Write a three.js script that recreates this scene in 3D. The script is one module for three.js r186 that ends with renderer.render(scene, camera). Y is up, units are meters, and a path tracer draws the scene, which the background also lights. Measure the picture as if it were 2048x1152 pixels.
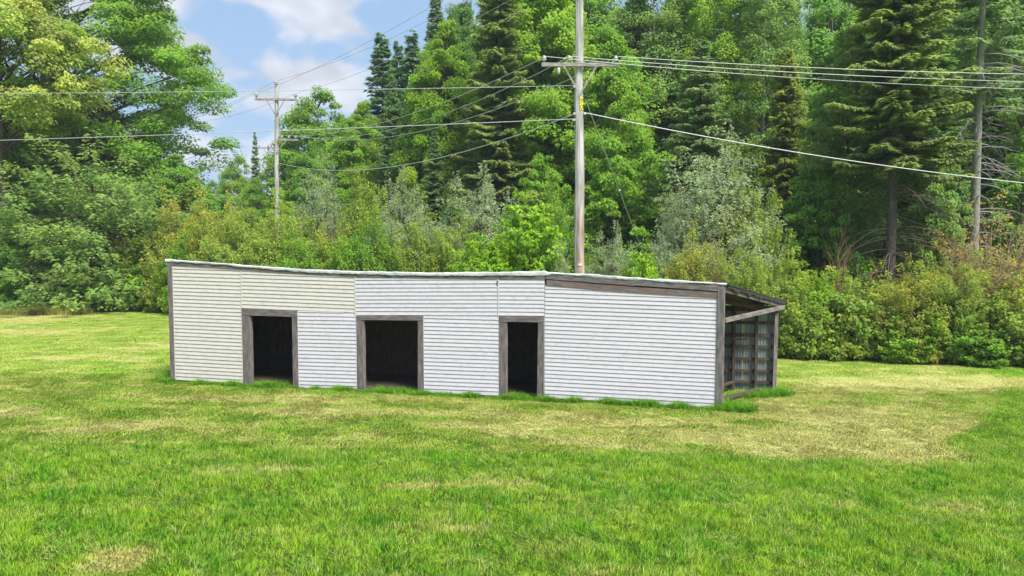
import * as THREE from 'three';
import { mergeGeometries } from 'three/addons/utils/BufferGeometryUtils.js';
import { RoundedBoxGeometry } from 'three/addons/geometries/RoundedBoxGeometry.js';
import { createNoise2D, createNoise3D } from 'simplex-noise';

// ------------------------------------------------------------------ camera, sky, sun, exposure
const scene = new THREE.Scene();
const camera = new THREE.PerspectiveCamera(45.75, 16 / 9, 0.1, 900);
camera.position.set(0, 3.6, 0);
camera.rotation.set(-0.0527, 0, 0);

const SUN = new THREE.Vector3(0.42, 1.0, 0.56).normalize();
const sun = new THREE.DirectionalLight(new THREE.Color(1, 0.955, 0.88), 3.2);
sun.name = 'sun';
sun.position.copy(SUN).multiplyScalar(120).add(new THREE.Vector3(0, 0, -30));
sun.target.position.set(0, 0, -30);
sun.castShadow = true;
sun.shadow.radius = 42;
Object.assign(sun.shadow.camera, { left: -70, right: 70, top: 70, bottom: -70, near: 1, far: 320 });
sun.shadow.mapSize.set(4096, 4096);
scene.add(sun, sun.target);

scene.fog = new THREE.FogExp2(new THREE.Color().setRGB(0.80, 0.90, 1.0), 0.0005);   // faint summer haze over the valley
const renderer = new THREE.WebGLRenderer({ antialias: true });
renderer.setSize(1024, 576);
renderer.toneMapping = THREE.LinearToneMapping;
renderer.toneMappingExposure = 2.4;
renderer.shadowMap.enabled = true;

function rng(seed) {
  let a = seed >>> 0;
  return () => { a = (a + 0x6d2b79f5) | 0; let t = Math.imul(a ^ (a >>> 15), 1 | a); t = (t + Math.imul(t ^ (t >>> 7), 61 | t)) ^ t; return ((t ^ (t >>> 14)) >>> 0) / 4294967296; };
}
const n2 = createNoise2D(rng(11)), n3 = createNoise3D(rng(12));
const clamp = THREE.MathUtils.clamp, lerp = THREE.MathUtils.lerp;
const sst = (a, b, x) => { const t = clamp((x - a) / (b - a), 0, 1); return t * t * (3 - 2 * t); };
const fbm2 = (x, y, o = 4) => { let s = 0, a = 1, t = 0; for (let i = 0; i < o; i++) { s += a * n2(x, y); t += a; a *= 0.5; x = x * 2.03 + 17; y = y * 2.03 - 9; } return s / t; };
const fbm3 = (x, y, z, o = 4) => { let s = 0, a = 1, t = 0; for (let i = 0; i < o; i++) { s += a * n3(x, y, z); t += a; a *= 0.52; x *= 2.05; y *= 2.05; z *= 2.05; } return s / t; };

// A fair summer sky with broken, soft white clouds, the same kind of cloud all round.
{
  const W = 2560, H = 1280, data = new Float32Array(W * H * 4);
  for (let r = 0; r < H; r++) {
    const up = ((r + 0.5) / H - 0.5) * Math.PI, y = Math.sin(up), c = Math.cos(up);
    const k = Math.pow(clamp(y, 0, 1), 0.55);
    const blue = [lerp(0.25, 0.085, k), lerp(0.325, 0.175, k), lerp(0.405, 0.335, k)];
    for (let q = 0; q < W; q++) {
      const az = ((q + 0.5) / W - 0.5) * 2 * Math.PI, x = Math.cos(az) * c, z = Math.sin(az) * c, o = (r * W + q) * 4;
      let m = 0, lit = 0;
      if (y > 0) {
        const wx = fbm3(x * 3 + 5, y * 5, z * 3, 2) * 0.12;
        const d = fbm3(x * 4.3 + 2.35 + wx, y * 8.2 + 0.55, z * 4.3 + wx, 6);
        m = sst(-0.16, 0.30, d) * 0.92;
        lit = 0.80 + 0.25 * clamp(fbm3(x * 9, y * 16 - 0.6, z * 9, 4) + 0.3, -0.5, 1);
      }
      const cl = [0.365 * lit, 0.38 * lit, 0.42 * lit];
      for (let i = 0; i < 3; i++) data[o + i] = y <= 0 ? [0.22, 0.25, 0.20][i] : lerp(blue[i], cl[i], m);
      data[o + 3] = 1;
    }
  }
  const t = new THREE.DataTexture(data, W, H, THREE.RGBAFormat, THREE.FloatType);
  t.mapping = THREE.EquirectangularReflectionMapping; t.magFilter = THREE.LinearFilter; t.needsUpdate = true;
  scene.background = t; scene.environment = t;
}

// ------------------------------------------------------------------ helpers
const taken = new Map();
const numbered = (name) => { const n = taken.get(name) ?? 0; taken.set(name, n + 1); return n ? name + '_' + String(n).padStart(3, '0') : name; };
function tag(o, label, category, group, kind) {
  if (label) o.userData.label = label;
  if (category) o.userData.category = category;
  if (group) o.userData.group = group;
  if (kind) o.userData.kind = kind;
  return o;
}
function shade(o) { o.traverse((c) => { if (c.isMesh) { c.castShadow = true; c.receiveShadow = true; } }); return o; }
function thing(name, label, category, pos = [0, 0, 0], turn = 0, group) {
  const o = new THREE.Group(); o.name = numbered(name); o.position.set(...pos); o.rotation.y = turn;
  scene.add(o); return tag(o, label, category, group);
}
function part(name, geo, mat, parent) {
  const m = new THREE.Mesh(geo, mat); m.name = name; m.castShadow = m.receiveShadow = true; parent.add(m); return m;
}
const std = (rgb, rough = 0.8, extra = {}) => new THREE.MeshStandardMaterial({ color: new THREE.Color().setRGB(...rgb), roughness: rough, ...extra });

function canvasTex(w, h, fn, srgb = true) {           // fn(x, y) -> [r, g, b] in 0..1 (sRGB when srgb)
  const data = new Uint8Array(w * h * 4);
  for (let y = 0; y < h; y++) for (let x = 0; x < w; x++) {
    const c = fn(x, y), o = (y * w + x) * 4;
    for (let i = 0; i < 3; i++) data[o + i] = clamp(Math.round(c[i] * 255), 0, 255);
    data[o + 3] = 255;
  }
  const t = new THREE.DataTexture(data, w, h, THREE.RGBAFormat);
  t.wrapS = t.wrapT = THREE.RepeatWrapping; t.magFilter = THREE.LinearFilter; t.minFilter = THREE.LinearMipmapLinearFilter; t.generateMipmaps = true;
  if (srgb) t.colorSpace = THREE.SRGBColorSpace;
  t.needsUpdate = true; return t;
}

// the lie of the land: nearly level, falling a little to the right
const groundY = (x, z) => -0.0165 * (clamp(x, -14, 12) + 4.2) - 0.05 + 0.05 * n2(x * 0.09, z * 0.09) * sst(3, 9, Math.hypot(x + 2, z + 18) - 8);
// where the mown grass ends and the thicket begins (distance in front of the camera for a given x)
const edgeZ = (x) => x < -21 ? 42 + (-21 - x) * 0.3 : x < 10.5 ? 42 - (x + 21) * 0.54 : 25 + 0.5 * sst(10.5, 12, x) - (x - 10.5) * 0.34;

// ------------------------------------------------------------------ the lawn: which grass grows where
// dry, sun-bleached patches: [x, z, half length, half depth, strength]
const DRY = [
  [-8.13, -13.8, 1.21, 0.50, 0.5], [-4.91, -15.45, 0.91, 0.44, 0.5], [1.02, -14.54, 2.45, 0.69, 0.35], [2.71, -13.43, 1.67, 0.44, 0.4], [7.14, -13.07, 1.44, 1.05, 0.7], [5.67, -12.57, 1.47, 0.33, 0.35], [7.71, -15.8, 1.97, 1.54, 0.45], [12.63, -20.14, 3.25, 1.07, 0.45], [16.04, -19.98, 2.93, 1.06, 0.5], [9.43, -19.05, 1.95, 0.37, 0.55], [-4.68, -11.12, 0.61, 0.18, 0.6], [-3.7, -11.24, 0.49, 0.18, 0.6], [-1.34, -10.55, 0.66, 0.20, 0.7], [-0.11, -10.66, 0.55, 0.25, 0.6], [-5.57, -10.28, 0.17, 0.13, 0.5], [-4.73, -9.95, 0.13, 0.18, 0.5], [-4.6, -7.91, 0.43, 0.38, 0.7], [-11.02, -14.98, 0.49, 0.55, 0.5], [-21.16, -29.96, 2.85, 1.10, 0.4], [-25.25, -36.13, 2.38, 3.76, 0.5], [5.55, -16.6, 0.97, 0.45, 0.3], [1.04, -7.65, 0.22, 0.12, 0.5], [-13.3, -25.07, 2.39, 0.77, 0.25], [-14.6, -22.54, 2.48, 0.62, 0.3], [-0.23, -12.86, 0.38, 0.17, 0.4], [3.78, -13.73, 0.91, 0.23, 0.4], [6.72, -9.91, 0.87, 0.44, 0.3], [0.64, -8.24, 0.72, 0.27, 0.25], [-0.93, -8.84, 0.58, 0.19, 0.3], [-0.5, -15.55, 2.96, 0.45, 0.3], [-3.21, -16.6, 3.04, 0.51, 0.25], [-6.98, -16.6, 1.95, 0.39, 0.3], [5.58, -14.2, 1.87, 0.49, 0.3], [2.48, -14.98, 1.98, 0.46, 0.35], [4.91, -9.91, 0.29, 0.18, 0.35], [2.43, -8.18, 0.36, 0.14, 0.4]
];
function lawn(x, z) {                                    // -> {dry 0..1, long 0..1}
  const d = -z;
  const wob = 0.5 * fbm2(x * 0.35, z * 0.35, 3);
  // the uncut, longer grass lies nearer than this winding line
  const line = 12.45 + 0.10 * Math.sin(x * 0.7) + (x > 5 ? (x - 5) * (x - 5) * 0.085 : 0) + 0.25 * wob;
  let long = 1 - sst(-0.12, 0.22, d - line);
  let dry = 0.22 + 0.40 * fbm2(x * 0.5 + 3, z * 0.9, 4) + 0.18 * fbm2(x * 2.3, z * 3.4, 2);
  if (long < 0.99) dry += (1 - long) * (0.24 + 0.30 * fbm2(x * 0.25 + 40, z * 1.3, 3));
  // mowing has bleached the turf in arcs that swing round the shed's right end
  if (x > 1 && long < 0.99) dry += (1 - long) * sst(1, 8, x) * (0.08 + 0.30 * fbm2((d - line) * 1.1 + 5, x * 0.16, 3)) * (1 - 0.6 * sst(4, 9, d - line));
  if (x > 2.5 && long < 0.99) dry += (1 - long) * (0.6 + 0.8 * Math.abs(fbm2(x * 0.9, z * 1.7, 3))) * (0.62 * Math.exp(-(((d - line - 0.35) / 0.75) ** 2)) * sst(3, 5.5, x) * (1 - sst(10, 12.5, x)) + 0.50 * Math.exp(-(((d - 19.4 - 0.09 * (x - 7)) / 0.55) ** 2)) * sst(7, 9.5, x));
  for (const [px, pz, a, b, s] of DRY) {
    const q = ((x - px) / a) ** 2 + ((z - pz) / b) ** 2;
    if (q < 3) dry += 1.2 * s * (1 - sst(0.25, 1.6, Math.sqrt(q) + 0.45 * wob + 0.25 * fbm2(x * 2.6, z * 2.6, 2)));
  }
  dry -= long * 0.07;
  return { dry: clamp(dry, 0, 1), long };
}
const GREEN = [0.310, 0.500, 0.030], DEEP = [0.120, 0.345, 0.016], STRAW = [0.60, 0.590, 0.185], OLIVE = [0.380, 0.510, 0.055];
const mix3 = (a, b, t) => [lerp(a[0], b[0], t), lerp(a[1], b[1], t), lerp(a[2], b[2], t)];
function lawnColor(x, z, L) {
  const w = fbm2(x * 0.8 - 9, z * 0.8 + 4, 3) + 0.5 * n2(x * 2.7, z * 2.7 + 30);
  let c = mix3(mix3(GREEN, DEEP, clamp(0.45 + 0.7 * w, 0, 1)), OLIVE, clamp(L.dry * 1.5 - 0.05, 0, 1) * (1 - 0.45 * L.long));
  c = mix3(c, STRAW, sst(0.42, 0.92, L.dry) * 0.92);
  return c;
}
{
  const N = 2048, S = 84, X0 = -44, Z0 = -62;
  const data = new Uint8Array(N * N * 4), col = new THREE.Color();
  for (let j = 0; j < N; j++) for (let i = 0; i < N; i++) {
    const x = X0 + (i + 0.5) / N * S, z = Z0 + (j + 0.5) / N * S, o = (j * N + i) * 4;
    let c;
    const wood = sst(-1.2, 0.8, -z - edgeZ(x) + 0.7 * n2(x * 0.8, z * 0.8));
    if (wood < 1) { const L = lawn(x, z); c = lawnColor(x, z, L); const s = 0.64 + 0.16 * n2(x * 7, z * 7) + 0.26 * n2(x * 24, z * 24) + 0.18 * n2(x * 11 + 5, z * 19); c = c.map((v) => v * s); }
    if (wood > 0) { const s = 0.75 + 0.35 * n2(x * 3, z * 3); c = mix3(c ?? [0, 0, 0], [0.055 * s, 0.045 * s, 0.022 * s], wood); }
    col.setRGB(...c).convertLinearToSRGB();
    data[o] = clamp(col.r * 255, 0, 255); data[o + 1] = clamp(col.g * 255, 0, 255); data[o + 2] = clamp(col.b * 255, 0, 255); data[o + 3] = 255;
  }
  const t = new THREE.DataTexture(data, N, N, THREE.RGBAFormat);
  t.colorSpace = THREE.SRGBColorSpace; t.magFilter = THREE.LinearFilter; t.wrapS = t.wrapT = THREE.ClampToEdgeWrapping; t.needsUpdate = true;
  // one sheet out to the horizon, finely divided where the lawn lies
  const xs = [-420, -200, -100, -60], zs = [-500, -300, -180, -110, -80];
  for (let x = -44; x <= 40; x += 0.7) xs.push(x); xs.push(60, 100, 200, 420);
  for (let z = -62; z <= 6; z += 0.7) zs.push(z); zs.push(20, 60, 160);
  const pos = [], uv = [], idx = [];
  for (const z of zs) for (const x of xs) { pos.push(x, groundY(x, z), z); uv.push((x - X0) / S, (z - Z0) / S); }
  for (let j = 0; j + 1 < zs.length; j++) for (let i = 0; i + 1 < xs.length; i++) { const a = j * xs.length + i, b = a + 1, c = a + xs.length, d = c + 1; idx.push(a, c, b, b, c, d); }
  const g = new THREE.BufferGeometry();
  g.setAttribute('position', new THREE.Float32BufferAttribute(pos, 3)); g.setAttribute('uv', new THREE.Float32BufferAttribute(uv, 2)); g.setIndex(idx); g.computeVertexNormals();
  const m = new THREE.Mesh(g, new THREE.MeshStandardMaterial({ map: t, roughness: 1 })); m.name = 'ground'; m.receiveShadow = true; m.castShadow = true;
  tag(m, 'level mown field running back to the thicket', 'ground', null, 'structure'); scene.add(m);
}
// ------------------------------------------------------------------ materials of the shed
const woodTex = (seed, dark, light, red) => {
  const a = createNoise2D(rng(seed));
  return canvasTex(256, 512, (x, y) => {                 // grain runs along v
    const g = 0.5 + 0.5 * a(x * 0.11 + 0.6 * a(x * 0.02, y * 0.004), y * 0.006), f = 0.5 + 0.5 * a(x * 0.42, y * 0.02), p = 0.5 + 0.5 * a(x * 0.02 + 50, y * 0.008);
    let t = clamp(0.15 + 0.5 * g + 0.35 * f - 0.1, 0, 1);
    const crack = a(x * 0.3 + 90, y * 0.005) > 0.78 ? 0.45 : 1;
    const c = mix3(dark, light, t).map((v) => v * (0.85 + 0.25 * p) * crack);
    const r = red ? sst(0.50, 0.72, 0.5 + 0.5 * a(x * 0.015 + 7, y * 0.012 + 3) + 0.15 * f) : 0;
    return mix3(c, [0.46, 0.33, 0.29], r * 0.55);
  });
};
const W_GREY = woodTex(31, [0.29, 0.27, 0.27], [0.52, 0.49, 0.49], false), W_RED = woodTex(32, [0.31, 0.28, 0.28], [0.52, 0.48, 0.48], true), W_BROWN = woodTex(33, [0.22, 0.18, 0.15], [0.40, 0.34, 0.30], false);
const wood = (map, tint = [1, 1, 1]) => std(tint, 0.9, { map, bumpMap: map, bumpScale: 0.004 });
const M = {
  grey: wood(W_GREY), red: wood(W_RED), pale: wood(W_GREY, [1.5, 1.45, 1.4]), brown: wood(W_BROWN),
  tin: std([0.62, 0.65, 0.68], 0.5, { metalness: 0.25 }), lipA: std([0.62, 0.63, 0.65], 0.45), lipB: std([0.50, 0.52, 0.54], 0.5), felt: std([0.035, 0.03, 0.028], 0.95),
  dirt: std([0.06, 0.045, 0.03], 1),
};
// chalked vinyl: faint streaks and grime in the colour
const vinylTex = (seed, rgb, grime) => {
  const a = createNoise2D(rng(seed));
  return canvasTex(512, 256, (x, y) => {
    const s = 0.985 + 0.015 * a(x * 0.02, y * 0.01) - grime * sst(0.2, 0.9, a(x * 0.012, y * 0.03)) * 0.09 - grime * sst(0.55, 0.9, a(x * 0.09, y * 0.01)) * 0.06;
    const g = grime * sst(0.35, 0.9, a(x * 0.018 + 30, y * 0.022)) * 0.05;
    return [rgb[0] * s - g * 0.4, rgb[1] * s, rgb[2] * s - g];
  });
};
const V_CREAM = vinylTex(41, [0.758, 0.738, 0.716], 0.6), V_WHITE = vinylTex(42, [0.752, 0.738, 0.772], 0.6);
const vinyl = (map, k) => std([k, k, k], 0.42, { map });
const CREAM = [0.985, 1.0, 0.97].map((k) => vinyl(V_CREAM, k)), WHITE = [0.985, 1.0, 0.97].map((k) => vinyl(V_WHITE, k));

const shed = thing('long_shed', 'long low shed with cream and white lap siding and three open doorways', 'shed', [-9.3, 0, -18.6], -0.15265);
// shed axes: x along the front from its left corner, y up, z out towards the lawn
const DEPTH = 2.5;
const baseH = (u) => 0.06 - 0.0150 * u;
function pl(pts) { return (u) => { for (let i = 0; i + 1 < pts.length; i++) if (u <= pts[i + 1][0] || i + 2 === pts.length) { const [a, b] = [pts[i], pts[i + 1]]; return lerp(a[1], b[1], (u - a[0]) / (b[0] - a[0])); } }; }
const roofTop = pl([[-0.12, 3.42], [2.03, 3.28], [3.74, 3.165], [5.27, 3.12], [7.15, 3.09], [9.1, 3.11], [10.24, 3.14], [10.33, 3.11], [11.34, 3.07], [12.77, 2.97], [14.61, 2.865], [17, 2.75]]);
const lipLow = pl([[-0.12, 3.335], [1.2, 3.27], [2.89, 3.14], [4.02, 3.06], [5.68, 3.01], [7.15, 2.99], [10.24, 3.01], [10.46, 3.045], [12.06, 2.93], [14.57, 2.80], [17, 2.7]]);
const sideTop = pl([[0, 3.235], [2.05, 3.095], [5.25, 2.95], [9.04, 2.92], [10.24, 2.91]]);
const sideTopR = pl([[10.24, 2.76], [11.69, 2.64], [13.11, 2.55], [14.42, 2.48]]);

// a board as a bevelled box between two points of the front, its grain along its length
function board(u0, h0, u1, h1, width, z0, z1, mat, name, parent = shed, vOff = 0) {
  const len = Math.hypot(u1 - u0, h1 - h0), g = new RoundedBoxGeometry(len, width, Math.abs(z1 - z0), 1, 0.006);
  grain(g, len, vOff);
  const m = part(name, g, mat, parent);
  m.position.set((u0 + u1) / 2, (h0 + h1) / 2, (z0 + z1) / 2); m.rotation.z = Math.atan2(h1 - h0, u1 - u0);
  return m;
}
function grain(g, len, off = 0, axis = 'x') {              // uv in metres, v along the board
  const p = g.attributes.position, uv = g.attributes.uv;
  for (let i = 0; i < p.count; i++) { const a = axis === 'x' ? p.getX(i) : axis === 'y' ? p.getY(i) : p.getZ(i), b = axis === 'x' ? p.getY(i) + p.getZ(i) : axis === 'y' ? p.getX(i) + p.getZ(i) : p.getX(i) + p.getY(i); uv.setXY(i, b * 1.6 + off * 0.37, a * 0.55 + off); }
}
// one lap of vinyl siding between u0 and u1; its lower edge stands proud and turns under
const rs = rng(77);
function lap(u0, u1, low, high, mats, idx, seam = 0) {
  const n = Math.max(2, Math.ceil((u1 - u0) / 0.35)), pos = [], uv = [], ix = [];
  const ph = rs() * 40, off = rs() * 5;
  for (let i = 0; i <= n; i++) {
    const u = lerp(u0, u1, i / n), wz = 0.0012 * n2(u * 0.3, idx * 0.04) + seam, b = low(u) + 0.0012 * n2(u * 0.3, idx * 0.04), t = Math.max(b + 0.004, high(u));
    const lean = clamp((t - b) / 0.1016, 0.05, 1) * 0.017;
    const rows = [[t, 0.004 + wz + 0.017 - lean], [b + 0.003, 0.0225 + wz], [b, 0.0210 + wz], [b + 0.001, -0.002]];
    rows.forEach(([h, z], k) => { pos.push(u, h, z); uv.push(u * 0.5 + off, h * 0.9 + off * 0.7); });
    if (i < n) for (let k = 0; k < 3; k++) { const a = i * 4 + k, c = a + 4; ix.push(a, a + 1, c, c, a + 1, c + 1); }
  }
  const g = new THREE.BufferGeometry();
  g.setAttribute('position', new THREE.Float32BufferAttribute(pos, 3)); g.setAttribute('uv', new THREE.Float32BufferAttribute(uv, 2)); g.setIndex(ix); 
  const f = g.toNonIndexed(); f.computeVertexNormals();
  part('siding_lap', f, mats[(idx * 7 + Math.floor(rs() * 3)) % 3], shed);
}
const LAP = 0.1016;
function field(u0, u1, low, cap, mats, tilt = (u) => 0) {  // laps from the base line up to the cap
  const top = Math.max(cap(u0), cap(u1), cap((u0 + u1) / 2)), l0 = low((u0 + u1) / 2);
  let cut = null;
  for (let k = 0; ; k++) {
    const lo = (u) => low(u) + k * LAP;
    let a = u0, b = u1;
    if (lo(a) >= cap(a) - 0.012 && lo(b) >= cap(b) - 0.012) break;
    // clip the lap where a sloping cap passes under it
    const N = 60; let first = null, last = null;
    for (let i = 0; i <= N; i++) { const u = lerp(u0, u1, i / N); if (lo(u) < cap(u) - 0.01) { first ??= u; last = u; } }
    if (first === null) break;
    const hi = (u) => Math.min(lo(u) + LAP, cap(u));
    if (k % 2 === 0) cut = u1 - u0 > 3 ? lerp(u0, u1, 0.15 + 0.7 * rs()) : null;      // panels come two laps high; long runs have a joint
    if (cut && cut > first + 0.3 && cut < last - 0.3) { lap(first, cut + 0.03, lo, hi, mats, k, 0.002); lap(cut, last, lo, hi, mats, k); }
    else if (last - first > 0.06) lap(first, last, lo, hi, mats, k);
  }
}
// laps run level in each field and follow its own settled base line
field(0.075, 2.055, (u) => lerp(0.10, 0.05, u / 2.06), sideTop, CREAM);
field(2.085, 5.25, (u) => lerp(2.10, 2.015, (u - 2.08) / 3.17), sideTop, CREAM);
field(3.675, 5.29, (u) => lerp(-0.02, -0.025, (u - 3.67) / 1.62), (u) => lerp(2.052, 2.010, (u - 3.67) / 1.62), WHITE);
field(5.285, 9.04, (u) => lerp(1.955, 1.995, (u - 5.29) / 3.75), sideTop, WHITE);
field(7.115, 9.075, (u) => lerp(-0.03, -0.05, (u - 7.12) / 1.96), (u) => 1.972 + (u - 7.12) * 0.0107, WHITE);
field(9.08, 10.235, (u) => lerp(1.995, 1.998, (u - 9.08) / 1.13), sideTop, WHITE);
field(10.245, 14.40, (u) => lerp(-0.06, -0.17, (u - 10.21) / 4.19), sideTopR, WHITE);

// vertical joint strips and edge channels of the siding
const strip = (u, h0, h1, w, mat, z = 0.012) => { const g = new RoundedBoxGeometry(w, h1 - h0, 0.022, 1, 0.005); grain(g, 1, u, 'y'); const m = part('siding_channel', g, mat, shed); m.position.set(u, (h0 + h1) / 2, z); };
strip(2.068, 2.10, sideTop(2.07) + 0.004, 0.03, CREAM[1], 0.016); strip(5.268, 1.96, sideTop(5.27), 0.034, CREAM[1], 0.016); strip(9.06, 1.98, sideTop(9.06), 0.034, WHITE[1], 0.016);
strip(0.066, 0.10, sideTop(0.07), 0.02, CREAM[1]); strip(2.062, 0.05, 2.098, 0.018, CREAM[1]); strip(3.666, -0.02, 2.04, 0.018, WHITE[1]); strip(5.288, -0.03, 1.952, 0.016, WHITE[1]);
strip(7.108, -0.03, 1.96, 0.018, WHITE[1]); strip(9.078, -0.05, 1.972, 0.016, WHITE[1]); strip(10.226, -0.06, 1.985, 0.018, WHITE[1]); strip(14.405, -0.16, 2.478, 0.02, WHITE[1]);
for (const [a, b, f, mt, dz] of [[0.08, 2.05, sideTop, CREAM[1], 0], [2.09, 5.25, sideTop, CREAM[1], 0], [5.29, 9.04, sideTop, WHITE[1], 0], [9.08, 10.23, sideTop, WHITE[1], 0], [10.26, 11.69, sideTopR, WHITE[1], 0], [11.69, 13.11, sideTopR, CREAM[1], 0], [13.11, 14.40, sideTopR, WHITE[1], 0]])
  board(a, f(a) + 0.006, b, f(b) + 0.006, 0.02, 0, 0.026, mt, 'siding_channel');
// a loose end of trim hanging by the upper joint
board(9.035, 2.76, 9.04, 2.87, 0.03, 0.022, 0.03, M.felt, 'siding_gap').rotation.z = 1.53;

// sheathing behind the siding, with the doorways left open
function slab(u0, u1, f0, f1, z0, z1, mat, name) {
  const n = Math.max(1, Math.round((u1 - u0) / 1.0)), s = [];
  for (let i = 0; i <= n; i++) { const u = lerp(u0, u1, i / n); s.push([u, f1(u)]); }
  for (let i = n; i >= 0; i--) { const u = lerp(u0, u1, i / n); s.push([u, f0(u)]); }
  const sh = new THREE.Shape(s.map(([x, y]) => new THREE.Vector2(x, y))), g = new THREE.ExtrudeGeometry(sh, { depth: z1 - z0, bevelEnabled: false });
  g.translate(0, 0, z0); return part(name, g, mat, shed);
}
const low = (u) => baseH(u) - 0.25, up = (u) => roofTop(u) - 0.09;
for (const [a, b, f0] of [[0, 2.2, low], [2.2, 3.55, () => 1.92], [3.55, 5.42, low], [5.42, 7.02, () => 1.86], [7.02, 9.2, low], [9.2, 10.12, () => 1.86], [10.12, 14.46, low]]) slab(a, b, f0, up, -0.05, -0.004, M.brown, 'sheathing');

// corner posts, fascia boards, door frames
const upright = (u0, h0, u1, h1, w, z0, z1, mat, name, parent = shed) => board(u0, h0, u1, h1, w, z0, z1, mat, name, parent, u0);
upright(0.0, -0.1, -0.005, 3.30, 0.125, -0.06, 0.045, M.grey, 'corner_post');
upright(14.48, -0.4, 14.49, 2.75, 0.15, -0.06, 0.05, M.grey, 'corner_post');
upright(14.57, -0.4, 14.578, 2.78, 0.03, -0.14, 0.035, M.pale, 'corner_board');
const fb = [[-0.06, 1.3, M.grey], [1.3, 3.1, M.red], [3.1, 5.3, M.grey], [5.3, 7.6, M.grey], [7.6, 9.0, M.red], [9.0, 10.25, M.grey]];
for (const [a, b, mt] of fb) {
  const h0 = (lipLow(a) + sideTop(Math.max(a, 0))) / 2, h1 = (lipLow(b) + sideTop(b)) / 2;
  board(a + 0.004, h0 + 0.03, b - 0.004, h1 + 0.03, 0.15, -0.003, 0.03, mt, 'fascia_board', shed, a);
}
for (const [a, b, mt] of [[10.26, 12.45, M.grey], [12.454, 14.56, M.grey]]) board(a, roofTop(a) - 0.125, b, roofTop(b) - 0.14, 0.165, 0.0, 0.042, mt, 'fascia_board', shed, a);
for (const [a, b, mt] of [[10.28, 11.6, M.red], [11.604, 13.2, M.red], [13.204, 14.48, M.red]]) board(a, sideTopR(a) + 0.082, b, sideTopR(b) + 0.082, 0.135, 0.0, 0.036, mt, 'fascia_board', shed, a + 2);
function doorway(u0, u1, hTop, hLintel, wl, wr, hbL, hbR, tl, tr) {
  const o = new THREE.Group(); o.name = 'door_frame'; shed.add(o);
  upright(u0 + wl / 2 + tl, hbL, u0 + wl / 2, hLintel + 0.01, wl, -0.10, 0.036, M.grey, 'jamb', o);
  upright(u1 - wr / 2 + tr, hbR, u1 - wr / 2, hLintel + 0.01, wr, -0.08, 0.034, M.grey, 'jamb', o);
  board(u0, (hTop[0] + hLintel) / 2, u1, (hTop[1] + hLintel) / 2, Math.abs(hTop[0] - hLintel), -0.05, 0.042, M.grey, 'lintel', o, u0);
  const g = new RoundedBoxGeometry(0.03, hLintel - hbL, 0.13, 1, 0.005); grain(g, 1, u0, 'y');
  const s = part('door_stop', g, M.pale, o); s.position.set(u0 + wl + 0.016, (hLintel + hbL) / 2, -0.045);
}
doorway(2.082, 3.662, [2.09, 2.035], 1.905, 0.20, 0.155, -0.1, -0.1, 0.01, 0.0);
doorway(5.305, 7.095, [1.95, 1.965], 1.825, 0.16, 0.135, -0.2, -0.15, 0.02, -0.02);
doorway(9.088, 10.21, [1.975, 1.985], 1.835, 0.165, 0.135, -0.22, -0.2, 0.0, -0.03);

// roof: bent sheets over the plan of the shed; the far end is cut askew, so the back runs on past the front
const backLen = 16.45, backTop = (u) => 2.42 - 0.0115 * u;
const endU = (t) => lerp(14.62, backLen + 0.12, t);                 // plan line of the open right end, t 0 front .. 1 back
const sheets = 17;
for (let k = 0; k < sheets; k++) {
  const a = k / sheets, b = (k + 1) / sheets, pos = [], ix = [], nu = 8, nv = 10, j = rs() * 9;
  for (let v = 0; v <= nv; v++) for (let u = 0; u <= nu; u++) {
    const t = v / nv, s = lerp(a, b, u / nu) + (u === nu ? 0.002 : u === 0 ? -0.002 : 0), uu = lerp(-0.12, endU(t), s);
    const z = lerp(0.055, -DEPTH - 0.15, t);
    const dent = 0.010 * n2(uu * 1.7 + j, t * 5) * (1 - t * 0.6) + 0.004 * n2(uu * 6 + j, t * 9);
    pos.push(uu, lerp(roofTop(uu), backTop(uu), t) - 0.012 + dent + (k % 2) * 0.003, z);
  }
  for (let v = 0; v < nv; v++) for (let u = 0; u < nu; u++) { const p = v * (nu + 1) + u; ix.push(p, p + 1, p + nu + 1, p + 1, p + nu + 2, p + nu + 1); }
  // the front edge is folded down over the fascia, buckled and uneven
  const base = pos.length / 3, nl = 24;
  for (let i = 0; i <= nl; i++) {
    const uu = lerp(-0.12, 14.62, lerp(a, b, i / nl)), bk = 0.010 * n2(uu * 2.1, 3) + 0.006 * n2(uu * 5.5, 8) + 0.004 * n2(uu * 14, 1);
    const top = roofTop(uu) - 0.012 + 0.010 * n2(uu * 1.7 + j, 0) + 0.004 * n2(uu * 6 + j, 0) + (k % 2) * 0.003, lo = lipLow(uu) + 0.008 + 0.010 * n2(uu * 1.4, 20) + 0.007 * n2(uu * 6, 24);
    pos.push(uu, top, 0.055, uu, top - 0.018, 0.066 + bk * 0.4, uu, (top + lo) / 2, 0.064 + bk * 0.8, uu, lo, 0.054 + bk);
  }
  for (let i = 0; i < nl; i++) for (let r = 0; r < 3; r++) { const p = base + i * 4 + r; ix.push(p, p + 1, p + 4, p + 1, p + 5, p + 4); }
  const g = new THREE.BufferGeometry(); g.setAttribute('position', new THREE.Float32BufferAttribute(pos, 3)); g.setIndex(ix); g.computeVertexNormals();
  part('roof_sheet', g, [M.lipA, M.lipB, M.lipA][k % 3], shed);
}
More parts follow.
